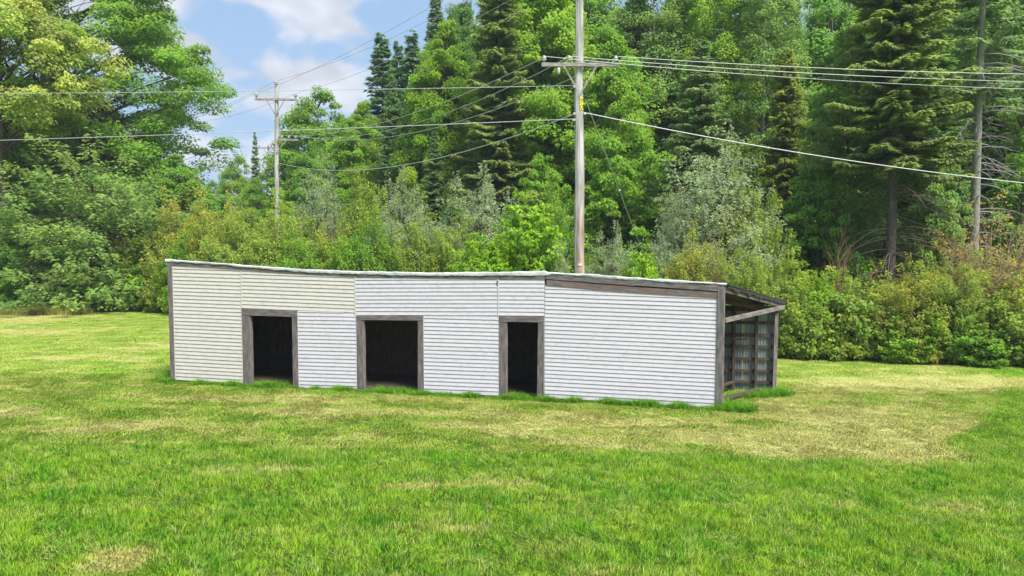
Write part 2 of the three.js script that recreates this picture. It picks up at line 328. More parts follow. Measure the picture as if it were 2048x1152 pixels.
// rafters under the roof and boards on them
{
  const sh = [[-0.08, 0], [14.55, 0], [backLen, -DEPTH], [-0.08, -DEPTH]];
  const pos = [], ix = []; const N = 16;
  for (let i = 0; i <= N; i++) for (const t of [0.0, 1]) { const uu = lerp(-0.08, lerp(14.55, backLen, t), i / N); const h = lerp(roofTop(uu), backTop(uu), t) - 0.05; pos.push(uu, h, lerp(-0.02, -DEPTH - 0.05, t), uu, h - 0.025, lerp(-0.02, -DEPTH - 0.05, t)); }
  for (let i = 0; i < N; i++) { const p = i * 4; ix.push(p, p + 4, p + 2, p + 2, p + 4, p + 6, p + 1, p + 3, p + 5, p + 3, p + 7, p + 5); }
  const g = new THREE.BufferGeometry(); g.setAttribute('position', new THREE.Float32BufferAttribute(pos, 3)); g.setIndex(ix); g.computeVertexNormals();
  part('roof_deck', g, M.brown, shed);
  for (let i = 0; i <= 20; i++) {
    const uu = lerp(0.1, 14.3, i / 20), ub = uu + (i > 16 ? (i - 16) * 0.42 : 0), a = new THREE.Vector3(uu, roofTop(uu) - 0.15, -0.06), b = new THREE.Vector3(ub, backTop(ub) - 0.15, -DEPTH);
    beam(a, b, 0.05, 0.13, M.brown, 'rafter', shed);
  }
}
function beam(a, b, w, h, mat, name, parent) {              // a squared timber between two points
  const len = a.distanceTo(b), g = new RoundedBoxGeometry(w, h, len, 1, 0.005); grain(g, len, a.x * 0.7 + a.y, 'z');
  const m = part(name, g, mat, parent); m.position.copy(a).add(b).multiplyScalar(0.5);
  m.quaternion.setFromRotationMatrix(new THREE.Matrix4().lookAt(b, a, new THREE.Vector3(0, 1, 0))); return m;
}
const V = (x, y, z) => new THREE.Vector3(x, y, z);
// open right end: rake boards, torn felt, level tie, rear post
beam(V(14.60, 2.70, -0.02), V(backLen + 0.06, 2.155, -DEPTH - 0.05), 0.04, 0.15, M.grey, 'rake_board', shed);
beam(V(14.66, 2.82, 0.03), V(backLen + 0.16, 2.245, -DEPTH - 0.12), 0.03, 0.035, M.felt, 'roof_edge', shed);
beam(V(14.60, 1.955, 0.0), V(backLen + 0.09, 2.10, -DEPTH - 0.02), 0.045, 0.115, M.pale, 'tie_board', shed);
beam(V(14.35, 2.42, -0.9), V(backLen - 0.1, 1.98, -DEPTH + 0.08), 0.05, 0.12, M.brown, 'roof_purlin', shed);
{
  const N = 26, pos = [], ix = [];
  for (let i = 0; i <= N; i++) {
    const t = i / N, u = lerp(14.66, backLen + 0.14, t), z = lerp(0.0, -DEPTH - 0.08, t), top = lerp(2.80, 2.235, t), lo = top - 0.05 - 0.07 * clamp(0.4 + n2(t * 9, 2) + 0.5 * n2(t * 23, 5), 0, 1.3) * (t > 0.1 ? 1 : 0.3);
    pos.push(u, top, z + 0.02, u + 0.012 * n2(t * 14, 4), lo, z + 0.03);
    if (i < N) { const p = i * 2; ix.push(p, p + 1, p + 2, p + 1, p + 3, p + 2); }
  }
  const g = new THREE.BufferGeometry(); g.setAttribute('position', new THREE.Float32BufferAttribute(pos, 3)); g.setIndex(ix); g.computeVertexNormals();
  part('torn_felt', g, M.felt, shed);
}
upright(16.29, -0.5, 16.32, 2.14, 0.10, -DEPTH + 0.02, -DEPTH + 0.12, M.pale, 'stud');
for (let u = 15.81; u > 0.3; u -= 0.595) upright(u, -0.4, u, backTop(u) - 0.18, 0.085, -DEPTH + 0.02, -DEPTH + 0.11, M.brown, 'stud');
for (const h of [1.66, 1.32, 1.0, 0.66, 0.33, 0.02]) for (const [a, b] of [[0.05, 4.1], [4.11, 8.2], [8.21, 12.3], [12.31, 14.3], [14.31, 15.80], [15.81, 16.30]]) board(a, h - a * 0.004 + 0.06, b, h - b * 0.004 + 0.06, 0.085, -DEPTH - 0.035, -DEPTH + 0.018, M.brown, 'girt', shed, a + h);
board(15.9, 2.02, 16.36, 2.01, 0.11, -DEPTH + 0.0, -DEPTH + 0.12, M.brown, 'wall_plate');
board(12, 2.06, 15.9, 2.02, 0.11, -DEPTH - 0.03, -DEPTH + 0.018, M.brown, 'wall_plate');
// corrugated rear sheets
function corrugated(u0, w, h0, h1, mat, shift) {
  const n = Math.round(w / 0.0127), pos = [], ix = [];
  for (let i = 0; i <= n; i++) { const u = u0 + w * i / n, z = -DEPTH - 0.05 + shift + 0.009 * Math.cos(u * 2 * Math.PI / 0.076); pos.push(u, h0, z, u, h1, z); if (i < n) { const p = i * 2; ix.push(p, p + 2, p + 1, p + 1, p + 2, p + 3); } }
  const g = new THREE.BufferGeometry(); g.setAttribute('position', new THREE.Float32BufferAttribute(pos, 3)); g.setIndex(ix); g.computeVertexNormals();
  part('wall_sheet', g, mat, shed);
}
const tins = [std([0.20, 0.225, 0.255], 0.5, { metalness: 0.4 }), std([0.25, 0.28, 0.31], 0.45, { metalness: 0.4 }), std([0.17, 0.195, 0.225], 0.55, { metalness: 0.4 })];
// the closed rooms are lined with upright brown boards
for (let u = -0.02, k = 0; u < 14.0; u += 0.205, k++) { const g = new THREE.BoxGeometry(0.215, backTop(u) + 0.22, 0.022); grain(g, 1, u * 3, 'y'); const m = part('wall_board', g, M.brown, shed); m.position.set(u + 0.1, (backTop(u) - 0.12 - 0.35) / 2, -DEPTH + (k % 2) * 0.008 + 0.13); }
for (let k = 0, u = -0.02; u < 16.3; k++, u += 0.62) corrugated(u, Math.min(u > 14 ? 0.61 : 0.66, 16.36 - u), -0.35, backTop(u) - 0.12, tins[k % 3], (k % 2) * 0.012 - 0.012, u);
{ const sh = new THREE.Shape([V2(0.06, -0.3), V2(DEPTH - 0.1, -0.3), V2(DEPTH - 0.1, backTop(14) - 0.12), V2(0.06, roofTop(14) - 0.12)]); const g = new THREE.ExtrudeGeometry(sh, { depth: 0.03, bevelEnabled: false }); g.rotateY(Math.PI / 2); g.translate(13.97, 0, 0); part('partition', g, M.brown, shed); }
// blind left end, floor of trodden earth, loose planks
{ const sh = new THREE.Shape([V2(0, -0.3), V2(DEPTH, -0.3), V2(DEPTH, backTop(0) - 0.1), V2(0, roofTop(0) - 0.1)]); const g = new THREE.ExtrudeGeometry(sh, { depth: 0.03, bevelEnabled: false }); g.rotateY(Math.PI / 2); g.translate(-0.03, 0, 0); part('end_wall', g, M.brown, shed); }
function V2(x, y) { return new THREE.Vector2(x, y); }
{ const g = new THREE.PlaneGeometry(14.3, DEPTH - 0.1, 40, 8).rotateX(-Math.PI / 2); const p = g.attributes.position; for (let i = 0; i < p.count; i++) p.setY(i, baseH(p.getX(i) + 7.2) + 0.03 * n2(p.getX(i) * 1.5, p.getZ(i) * 1.5) - 0.01); g.computeVertexNormals(); const m = part('earth_floor', g, M.dirt, shed); m.position.set(7.2, 0, -DEPTH / 2); }
beam(V(2.3, 0.24, -DEPTH + 0.35), V(4.4, 0.22, -DEPTH + 0.4), 0.14, 0.04, M.brown, 'loose_plank', shed);
beam(V(2.0, 0.45, -DEPTH + 0.2), V(5.0, 0.44, -DEPTH + 0.2), 0.05, 0.12, M.brown, 'loose_plank', shed);
beam(V(9.4, 0.02, -DEPTH + 0.7), V(10.9, 0.40, -DEPTH + 0.35), 0.10, 0.03, M.brown, 'loose_plank', shed);
beam(V(14.62, -0.14, -0.7), V(15.9, -0.10, -DEPTH + 0.3), 0.16, 0.05, M.brown, 'loose_plank', shed);
beam(V(14.65, 0.02, -1.5), V(15.2, 0.05, -DEPTH + 0.18), 0.12, 0.04, M.brown, 'loose_plank', shed);
beam(V(14.3, 1.24, -DEPTH + 0.22), V(15.5, 1.22, -DEPTH + 0.2), 0.05, 0.05, M.brown, 'loose_plank', shed);
// ------------------------------------------------------------------ plants: growers of leaves and wood
class Leafage {                                           // folded leaf blades, two faces each
  constructor(cap) { this.p = new Float32Array(cap * 12); this.n = new Float32Array(cap * 12); this.c = new Float32Array(cap * 12); this.k = 0; this.cap = cap; }
  add(px, py, pz, dx, dy, dz, nx, ny, nz, L, W, r, g, b, fold = 0.12) {
    if (this.k >= this.cap) return;
    let dl = Math.hypot(dx, dy, dz) || 1; dx /= dl; dy /= dl; dz /= dl;
    const dt = nx * dx + ny * dy + nz * dz; nx -= dt * dx; ny -= dt * dy; nz -= dt * dz; dl = Math.hypot(nx, ny, nz) || 1; nx /= dl; ny /= dl; nz /= dl;
    const sx = dy * nz - dz * ny, sy = dz * nx - dx * nz, sz = dx * ny - dy * nx, h = W / 2, f = W * fold, m = 0.42 * L, o = this.k * 12, P = this.p, N = this.n, C = this.c;
    P[o] = px; P[o + 1] = py; P[o + 2] = pz;
    P[o + 3] = px + dx * m + sx * h + nx * f; P[o + 4] = py + dy * m + sy * h + ny * f; P[o + 5] = pz + dz * m + sz * h + nz * f;
    P[o + 6] = px + dx * L - nx * L * 0.1; P[o + 7] = py + dy * L - ny * L * 0.1; P[o + 8] = pz + dz * L - nz * L * 0.1;
    P[o + 9] = px + dx * m - sx * h + nx * f; P[o + 10] = py + dy * m - sy * h + ny * f; P[o + 11] = pz + dz * m - sz * h + nz * f;
    for (let i = 0; i < 4; i++) { N[o + i * 3] = nx; N[o + i * 3 + 1] = ny; N[o + i * 3 + 2] = nz; C[o + i * 3] = r; C[o + i * 3 + 1] = g; C[o + i * 3 + 2] = b; }
    this.k++;
  }
  geo() {
    const g = new THREE.BufferGeometry(), n = this.k, ix = new Uint32Array(n * 6);
    for (let i = 0; i < n; i++) { const a = i * 4; ix.set([a, a + 1, a + 2, a, a + 2, a + 3], i * 6); }
    g.setAttribute('position', new THREE.BufferAttribute(this.p.slice(0, n * 12), 3)); g.setAttribute('normal', new THREE.BufferAttribute(this.n.slice(0, n * 12), 3)); g.setAttribute('color', new THREE.BufferAttribute(this.c.slice(0, n * 12), 3));
    g.setIndex(new THREE.BufferAttribute(ix, 1)); return g;
  }
}
class Wood {                                              // tapering limbs
  constructor() { this.p = []; this.n = []; this.u = []; this.i = []; }
  limb(pts, r0, r1, sides = 5) {
    const n = pts.length, base = this.p.length / 3, d = new THREE.Vector3(), a = new THREE.Vector3(), b = new THREE.Vector3(), q = new THREE.Vector3(); let run = 0;
    for (let i = 0; i < n; i++) {
      d.copy(pts[Math.min(i + 1, n - 1)]).sub(pts[Math.max(i - 1, 0)]).normalize();
      a.set(Math.abs(d.y) > 0.9 ? 1 : 0, Math.abs(d.y) > 0.9 ? 0 : 1, 0).cross(d).normalize(); b.crossVectors(d, a);
      if (i) run += pts[i].distanceTo(pts[i - 1]);
      const r = lerp(r0, r1, i / (n - 1));
      for (let s = 0; s <= sides; s++) { const t = s / sides * Math.PI * 2; q.copy(a).multiplyScalar(Math.cos(t)).addScaledVector(b, Math.sin(t)); this.p.push(pts[i].x + q.x * r, pts[i].y + q.y * r, pts[i].z + q.z * r); this.n.push(q.x, q.y, q.z); this.u.push(s / sides, run * 0.5); }
    }
    for (let i = 0; i + 1 < n; i++) for (let s = 0; s < sides; s++) { const x = base + i * (sides + 1) + s, y = x + sides + 1; this.i.push(x, x + 1, y, x + 1, y + 1, y); }
  }
  geo() { const g = new THREE.BufferGeometry(); g.setAttribute('position', new THREE.Float32BufferAttribute(this.p, 3)); g.setAttribute('normal', new THREE.Float32BufferAttribute(this.n, 3)); g.setAttribute('uv', new THREE.Float32BufferAttribute(this.u, 2)); g.setIndex(this.i); return g; }
}
const bend = (a, b, lift, n = 5) => { const m = a.clone().lerp(b, 0.5); m.y += lift; const out = []; for (let i = 0; i <= n; i++) { const t = i / n; out.push(a.clone().multiplyScalar((1 - t) * (1 - t)).addScaledVector(m, 2 * t * (1 - t)).addScaledVector(b, t * t)); } return out; };
const ball = (R) => { const y = R() * 2 - 1, t = R() * Math.PI * 2, c = Math.sqrt(1 - y * y); return [c * Math.cos(t), y, c * Math.sin(t)]; };

// a leafy mass round a point: a spray whose blades lie like shingles, facing up and out
function spray(F, R, cx, cy, cz, r, flat, count, L, W, tone, o) {
  const ox = o?.out?.[0] ?? 0, oz = o?.out?.[1] ?? 0, droop = o?.droop ?? 0.35, up = o?.up ?? 0.55, wild = o?.wild ?? 0.55;
  for (let i = 0; i < count; i++) {
    const [bx, by, bz] = ball(R), k = Math.cbrt(R()) * (0.85 + 0.3 * R());
    const x = bx * r * k, z = bz * r * k, hr = Math.hypot(x, z);
    const y = by * r * flat * k - droop * hr * hr / r * 0.5;
    const nx = bx * 0.55 + ox * 0.35 + (R() - 0.5) * 2 * wild, ny = up + Math.max(by, -0.2) * 0.5 + (R() - 0.5) * wild, nz = bz * 0.55 + oz * 0.35 + (R() - 0.5) * 2 * wild;
    const dx = bx + (R() - 0.5) * 1.2, dy = (o?.rise ?? -0.35) + (R() - 0.5) * 0.7, dz = bz + (R() - 0.5) * 1.2;
    const v = tone.v * (0.82 + 0.36 * R()), yel = tone.y + (R() < (o?.spots ?? 0.02) ? 0.6 : 0) + (R() - 0.5) * 0.14, s = 0.7 + 0.6 * R();
    F.add(cx + x, cy + y, cz + z, dx, dy, dz, nx, ny, nz, L * s, W * s, v * (1 + 0.75 * yel), v * (1 + 0.22 * yel), v * (1 - 0.35 * yel));
  }
}
// broad-leaved tree, nominal size: height H, crown radius Rc
function growBroad({ seed, H, Rc, low, clumps, per, L, W, flat = 0.45, cr = 0.85, trunkR = 0.22, profile, open = 0.3, tilt = 0, spots = 0.02, rise, droop }) {
  const R = rng(seed), F = new Leafage(clumps * per + 10), Wd = new Wood(), N = createNoise3D(rng(seed + 1));
  const prof = profile ?? ((t) => Math.pow(Math.sin(Math.PI * Math.pow(clamp(t, 0, 1), 0.72) * 0.93 + 0.2), 0.75));
  const tp = []; for (let i = 0; i <= 10; i++) { const t = i / 10; tp.push(new THREE.Vector3(tilt * t * t + 0.12 * N(t * 2, 1, 1) * t * 2, -0.3 + t * H * 0.93, 0.12 * N(t * 2, 5, 1) * t * 2)); }
  Wd.limb(tp, trunkR, 0.035, 9);
  for (let i = 0; i < clumps; i++) {
    let t = R(); const wgt = Math.max(0.05, prof(t)); if (R() > wgt) { i--; continue; }
    const a = R() * Math.PI * 2, lump = 1 + 0.42 * N(Math.cos(a) * 1.3, t * 3.2, Math.sin(a) * 1.3) + 0.15 * N(Math.cos(a) * 3, t * 7, Math.sin(a) * 3);
    const rad = Rc * prof(t) * lump * (1 - open * R() * R() - (R() < 0.22 ? 0.35 * R() : 0));
    const y = lerp(low, H, t), ti = clamp(y / H / 0.93, 0, 1), tx = tilt * ti * ti, x = Math.cos(a) * rad + tx, z = Math.sin(a) * rad;
    const size = cr * (0.6 + 0.75 * R()) * (1 - 0.3 * t), tone = { v: 0.80 + 0.40 * R(), y: (R() - 0.5) * 0.36 };
    spray(F, R, x, y, z, size, flat * (0.8 + 0.5 * R()), Math.round(per * (0.7 + 0.6 * R()) * 0.95), L, W, tone, { out: [Math.cos(a), Math.sin(a)], spots, rise, droop });
    const hy = clamp(y - rad * 0.55, H * 0.1, H * 0.9), k = hy / (H * 0.93), s = new THREE.Vector3(tilt * k * k, hy, 0), e = new THREE.Vector3(x, y - size * flat * 0.4, z);
    if (i % 3 === 0) Wd.limb(bend(s, e, rad * (0.05 + 0.2 * R()), 6), i % 9 === 0 ? trunkR * 0.36 : 0.022 + 0.002 * Rc, 0.006, i % 9 === 0 ? 6 : 4);
    if (i % 3 === 0) for (let q = 0; q < 3; q++) { const b = ball(R); Wd.limb([e, new THREE.Vector3(e.x + b[0] * size * 0.8, e.y + Math.abs(b[1]) * size * 0.3, e.z + b[2] * size * 0.8)], 0.012, 0.004, 3); }
  }
  return { crown: F.geo(), trunk: Wd.geo(), H, Rc };
}
// conifer: whorls of boughs, each bough feathered with needle sprays
function growConifer({ seed, H, Rc, bare = 0.04, step = 0.34, boughs = 6, cap = 60000, droop = 0.28, trunkR = 0.2, dead = 0, twig = 0.26, width = 0.07, power = 0.85, ragged = 0.35, tipUp = 0.12, gap = 0 }) {
  const R = rng(seed), F = new Leafage(cap), Wd = new Wood(), tp = [];
  for (let i = 0; i <= 8; i++) tp.push(new THREE.Vector3((R() - 0.5) * 0.08, -0.3 + (H + 0.25) * i / 8, (R() - 0.5) * 0.08));
  Wd.limb(tp, trunkR, 0.012, 9);
  for (let h = H - 0.12; h > bare * H; h -= step * (0.7 + 0.6 * R()) * (0.55 + 0.45 * Math.min(1, (H - h) / (H * 0.3)))) {
    const f = (H - h) / H, len0 = Rc * Math.pow(f, power) * (f > 0.85 ? 1 - (f - 0.85) * 1.6 : 1) + 0.12, nb = Math.max(3, Math.round(boughs * (0.6 + 0.6 * R())));
    const ph = R() * 9;
    for (let b = 0; b < nb; b++) {
      if (R() < gap) continue;
      const a = ph + b / nb * Math.PI * 2 + (R() - 0.5) * 0.5, len = len0 * (1 - ragged * R()) * (R() < 0.08 ? 1.18 : 1), ca = Math.cos(a), sa = Math.sin(a), dr = droop * (0.3 + f) * (0.35 + 1.3 * R());
      const y0 = h + (R() - 0.5) * step * 2.2, path = (t) => y0 + (f < 0.25 ? 0.35 * t * len * (1 - f * 4) : 0) - dr * len * t * (1.35 - t * 0.55) + tipUp * len * t * t * t;
      const P = []; for (let i = 0; i <= 4; i++) { const t = i / 4; P.push(new THREE.Vector3(ca * len * t, path(t), sa * len * t)); }
      Wd.limb(P, 0.012 + 0.012 * len, 0.004, 3);
      const v0 = 0.78 + 0.4 * R(), y = (R() - 0.5) * 0.25, n = Math.max(4, Math.round(len / 0.055));
      for (let i = 0; i < n; i++) {
        const t = 0.12 + 0.88 * (i + R()) / n; if (t < 0.32 && R() < 0.55 * f) continue;
        const bx = ca * len * t, by = path(t), bz = sa * len * t, reach = (0.34 * len * (1 - t * 0.72) * 0.55 + 0.10) * (0.7 + 0.6 * R());
        for (const s of [-1, 1]) {
          const ta = a + s * (0.75 + 0.35 * R()), tx = Math.cos(ta), tz = Math.sin(ta), m = Math.max(1, Math.round(reach / 0.15));
          for (let k = 0; k < m; k++) {
            const q = (k + R() * 0.7) / m * reach, sl = twig * (0.55 + 0.6 * R()), young = (k === m - 1 || t > 0.8) ? 0.22 : 0;
            const v = v0 * (0.78 + 0.44 * R()) * (1 + young * 0.7), yy = y + young;
            for (let w = 0; w < 3; w++) {
              const tw = ta + (R() - 0.5) * 1.3;
              F.add(bx + tx * q, by - q * 0.18 + (R() - 0.5) * 0.07, bz + tz * q, Math.cos(tw), -0.18 - 0.35 * R() + (R() < 0.2 ? 0.35 : 0), Math.sin(tw), (R() - 0.5) * 1.0, 1, (R() - 0.5) * 1.0, sl, width * (0.7 + 0.6 * R()), v * (1 + 0.55 * yy), v * (1 + 0.15 * yy), v * (1 - 0.2 * yy), 0.02);
            }
          }
        }
      }
    }
  }
  // leader
  for (let i = 0; i < 30; i++) { const b = ball(R); F.add((R() - 0.5) * 0.04, H - 0.5 * R(), (R() - 0.5) * 0.04, b[0], 0.6 + Math.abs(b[1]), b[2], b[2], 0.3, -b[0], twig * 0.8, width, 1, 1, 1, 0.02); }
  // dead, bare lower boughs
  for (let i = 0; i < dead; i++) {
    const h = H * bare * (0.25 + 0.95 * R()), a = R() * Math.PI * 2, len = Rc * (0.35 + 0.5 * R()), s = new THREE.Vector3(0, h, 0), e = new THREE.Vector3(Math.cos(a) * len, h - len * (0.15 + 0.35 * R()), Math.sin(a) * len), P = bend(s, e, len * 0.22, 5);
    Wd.limb(P, 0.03, 0.006, 4);
    for (let q = 0; q < 5; q++) { const t = 1 + Math.floor(R() * 4), b = ball(R); Wd.limb([P[t], new THREE.Vector3(P[t].x + b[0] * 0.5 + Math.cos(a) * 0.35, P[t].y - 0.15 + b[1] * 0.3, P[t].z + b[2] * 0.5 + Math.sin(a) * 0.35)], 0.009, 0.003, 3); }
  }
  return { crown: F.geo(), trunk: Wd.geo(), H, Rc };
}
// many-stemmed shrub: a rough dome of shoots standing on the ground
function growShrub({ seed, H, Rc, shoots, per, L, W, rise = 0.7, spread = 0.5, spots = 0.03, cr = 0.32, up = 0.45, wild = 0.7, yv = 0.36, narrow = false, hollow = 0.25, flowers = 0 }) {
  const R = rng(seed), F = new Leafage(Math.round(shoots * per * 1.4) + 10), Wd = new Wood(), N = createNoise3D(rng(seed + 3)), stems = [];
  for (let i = 0; i < 9; i++) { const a = R() * 6.28, r = Rc * (0.2 + 0.6 * R()), t = new THREE.Vector3(Math.cos(a) * r, H * (0.55 + 0.35 * R()), Math.sin(a) * r), s = new THREE.Vector3(Math.cos(a) * 0.25 * R(), -0.1, Math.sin(a) * 0.25 * R()); const P = bend(s, t, H * 0.12, 6); Wd.limb(P, 0.025 + 0.008 * H, 0.008, 5); stems.push(P); }
  for (let i = 0; i < shoots; i++) {
    const b = ball(R); b[1] = Math.abs(b[1]); const lump = 1 + 0.30 * N(b[0] * 1.6, b[1] * 1.6, b[2] * 1.6) + 0.16 * N(b[0] * 4, b[1] * 4, b[2] * 4), k = (1 - hollow * R() - (R() < 0.25 ? 0.3 * R() : 0)) * lump;
    const bulge = Math.pow(Math.max(0, 1 - b[1] * b[1]), 0.34);
    const hx = Math.hypot(b[0], b[2]) || 1, x = b[0] / hx * Rc * bulge * k, z = b[2] / hx * Rc * bulge * k, y = Math.max(0.05, b[1] * H * k * 0.96);
    const tone = { v: 0.78 + 0.44 * R(), y: (R() - 0.5) * yv + 0.5 * yv * N(x * 0.5, y * 0.5, z * 0.5) };
    const ax = b[0] * spread + (R() - 0.5) * 0.3, ay = rise + R() * 0.4, az = b[2] * spread + (R() - 0.5) * 0.3, al = Math.hypot(ax, ay, az), len = cr * (0.8 + 1.1 * R());
    const n = Math.round(per * (0.6 + 0.8 * R()));
    for (let j = 0; j < n; j++) {
      const t = narrow ? R() : Math.sqrt(R()), th = R() * 6.28, rr = cr * (narrow ? 0.10 : 0.55) * (1.1 - t * 0.55) * (narrow ? 1 : R() + 0.25);
      const ox = Math.cos(th), oz = Math.sin(th), s = 0.7 + 0.6 * R();
      const v = tone.v * (0.8 + 0.4 * R()), yel = tone.y + (R() < spots ? 0.7 : 0) + (R() - 0.5) * 0.14;
      const px = x + ax / al * len * t + ox * rr, py = Math.max(0.03, y + ay / al * len * t + (R() - 0.5) * rr), pz = z + az / al * len * t + oz * rr;
      if (narrow) F.add(px, py, pz, ax / al * 0.8 + ox * 0.75, ay / al * 0.75 + (R() - 0.4) * 0.4, az / al * 0.8 + oz * 0.75, ox * 0.4 + (R() - 0.5), up + 0.3, oz * 0.4 + (R() - 0.5), L * s, W * s, v * (1 + 0.7 * yel), v * (1 + 0.2 * yel), v * (1 - 0.3 * yel), 0.1);
      else F.add(px, py, pz, ox + b[0] * 0.5, (R() - 0.6) * 0.9, oz + b[2] * 0.5, b[0] * 0.6 + (R() - 0.5) * 2 * wild, up + b[1] * 0.4 + (R() - 0.5) * wild, b[2] * 0.6 + (R() - 0.5) * 2 * wild, L * s, W * s, v * (1 + 0.75 * yel), v * (1 + 0.2 * yel), v * (1 - 0.35 * yel), 0.12);
    }
    if (i % 2 === 0) { const e = new THREE.Vector3(x + ax / al * len, y + ay / al * len, z + az / al * len), st = stems[i % 9], q = st[2 + (i % 4)]; Wd.limb([q, q.clone().lerp(e, 0.6).add(new THREE.Vector3(0, 0.1, 0)), e], 0.012, 0.004, 3); }
  }
  return { crown: F.geo(), trunk: Wd.geo(), H, Rc };
}
function growBare({ seed, H, Rc, stems, fork = 5 }) {       // leafless shrub
  const R = rng(seed), Wd = new Wood();
  for (let i = 0; i < stems; i++) {
    const a = R() * 6.28, r = Rc * (0.3 + 0.7 * R()), P = bend(new THREE.Vector3(Math.cos(a) * 0.1, -0.1, Math.sin(a) * 0.1), new THREE.Vector3(Math.cos(a) * r, H * (0.6 + 0.4 * R()), Math.sin(a) * r), H * 0.1, 6);
    Wd.limb(P, 0.022, 0.005, 5);
    for (let q = 0; q < fork; q++) { const t = 2 + Math.floor(R() * 4), b = ball(R), e = P[t].clone().add(new THREE.Vector3(b[0] * 0.5 + Math.cos(a) * 0.2, 0.3 + 0.5 * R(), b[2] * 0.5 + Math.sin(a) * 0.2)); Wd.limb(bend(P[t], e, 0.05, 3), 0.010, 0.003, 3); for (let w = 0; w < 2; w++) { const c = ball(R); Wd.limb([e.clone().lerp(P[t], 0.4), e.clone().add(new THREE.Vector3(c[0] * 0.25, 0.1 + c[1] * 0.2, c[2] * 0.25))], 0.005, 0.002, 3); } }
  }
  return { crown: null, trunk: Wd.geo(), H, Rc };
}

const GROWN = {
  broad_maple: growBroad({ seed: 101, H: 34, Rc: 10.6, low: 4.2, clumps: 900, per: 270, L: 0.20, W: 0.165, flat: 0.46, cr: 1.3, trunkR: 0.55, open: 0.32 }),
  maple: growBroad({ seed: 102, H: 18, Rc: 4.6, low: 2.2, clumps: 340, per: 260, L: 0.175, W: 0.15, flat: 0.46, cr: 1.05, trunkR: 0.26 }),
  high_maple: growBroad({ seed: 112, H: 18, Rc: 4.6, low: 9.5, clumps: 170, per: 260, L: 0.175, W: 0.15, flat: 0.46, cr: 1.05, trunkR: 0.26 }),
  dense_maple: growBroad({ seed: 103, H: 16, Rc: 4.4, low: 1.2, clumps: 340, per: 240, L: 0.17, W: 0.145, flat: 0.6, cr: 0.95, trunkR: 0.24, open: 0.2 }),
  poplar: growBroad({ seed: 104, H: 20, Rc: 3.2, low: 3, clumps: 340, per: 190, L: 0.14, W: 0.12, flat: 0.7, cr: 0.75, trunkR: 0.18, open: 0.45, profile: (t) => 0.35 + 0.65 * Math.sin(Math.PI * Math.pow(t, 0.8)), spots: 0.04 }),
  young_maple: growBroad({ seed: 105, H: 8, Rc: 2.6, low: 0.7, clumps: 180, per: 170, L: 0.155, W: 0.13, flat: 0.42, cr: 0.62, trunkR: 0.09 }),
  spruce: growConifer({ seed: 201, H: 14, Rc: 3.1, step: 0.28, cap: 110000, trunkR: 0.19, droop: 0.22 }),
  slim_fir: growConifer({ seed: 202, H: 16, Rc: 3.0, cap: 70000, boughs: 7, step: 0.30, trunkR: 0.16, droop: 0.16, ragged: 0.34, power: 1.0 }),
  old_spruce: growConifer({ seed: 203, H: 21, Rc: 3.9, bare: 0.27, cap: 100000, boughs: 7, step: 0.34, trunkR: 0.27, dead: 46, droop: 0.34, ragged: 0.5, gap: 0.08, twig: 0.32, width: 0.09 }),
  tall_spruce: growConifer({ seed: 204, H: 24, Rc: 4.0, bare: 0.33, cap: 110000, boughs: 8, step: 0.34, trunkR: 0.26, dead: 60, droop: 0.3, ragged: 0.45, twig: 0.34, width: 0.095 }),
  thin_spruce: growConifer({ seed: 205, H: 24, Rc: 2.5, bare: 0.40, cap: 60000, step: 0.42, trunkR: 0.21, dead: 70, droop: 0.25, ragged: 0.5, gap: 0.15, twig: 0.30, width: 0.08, boughs: 5 }),
  cedar: growConifer({ seed: 206, H: 12, Rc: 2.2, cap: 60000, boughs: 8, step: 0.27, droop: 0.38, ragged: 0.4, power: 0.6, twig: 0.22, width: 0.10, trunkR: 0.15 }),
  cherry: growShrub({ seed: 301, H: 8, Rc: 5.4, shoots: 900, per: 44, L: 0.24, W: 0.12, rise: 0.6, cr: 0.75, spread: 0.9, spots: 0.01, hollow: 0.4, yv: 0.24 }),
  willow: growShrub({ seed: 302, H: 4.6, Rc: 2.5, shoots: 820, per: 46, L: 0.13, W: 0.05, rise: 0.5, cr: 0.46, spread: 1.0, yv: 0.2, up: 0.3, spots: 0.01 }),
  thicket: growShrub({ seed: 303, H: 4.2, Rc: 2.4, shoots: 760, per: 46, L: 0.13, W: 0.085, rise: 0.8, cr: 0.42, spread: 0.7 }),
  small_leaf: growShrub({ seed: 304, H: 4.0, Rc: 2.0, shoots: 700, per: 46, L: 0.105, W: 0.065, rise: 0.6, cr: 0.36, spread: 0.8, spots: 0.06, yv: 0.34 }),
  leafy: growShrub({ seed: 305, H: 2.2, Rc: 1.6, shoots: 420, per: 34, L: 0.15, W: 0.11, rise: 0.5, cr: 0.34, spread: 0.7, spots: 0.02 }),
  vine: growShrub({ seed: 306, H: 4.2, Rc: 1.6, shoots: 520, per: 26, L: 0.17, W: 0.16, rise: 0.3, cr: 0.34, spread: 1.0, spots: 0.01, up: 0.2, wild: 0.45, hollow: 0.12, yv: 0.2 }),
  sparse: growShrub({ seed: 307, H: 3.6, Rc: 2.0, shoots: 330, per: 20, L: 0.10, W: 0.055, rise: 1.0, cr: 0.5, spread: 0.9, spots: 0.12, hollow: 0.5 }),
  bare_shrub: growBare({ seed: 308, H: 2.6, Rc: 1.2, stems: 11 }),
  bare_brush: growBare({ seed: 309, H: 3.2, Rc: 1.9, stems: 30, fork: 8 }),
};
const barkTex = (seed, dark, light) => { const a = createNoise2D(rng(seed)); return canvasTex(128, 256, (x, y) => { const t = 0.5 + 0.5 * a(x * 0.12, y * 0.03) * 0.7 + 0.2 * a(x * 0.4, y * 0.12); return mix3(dark, light, clamp(t, 0, 1)); }); };
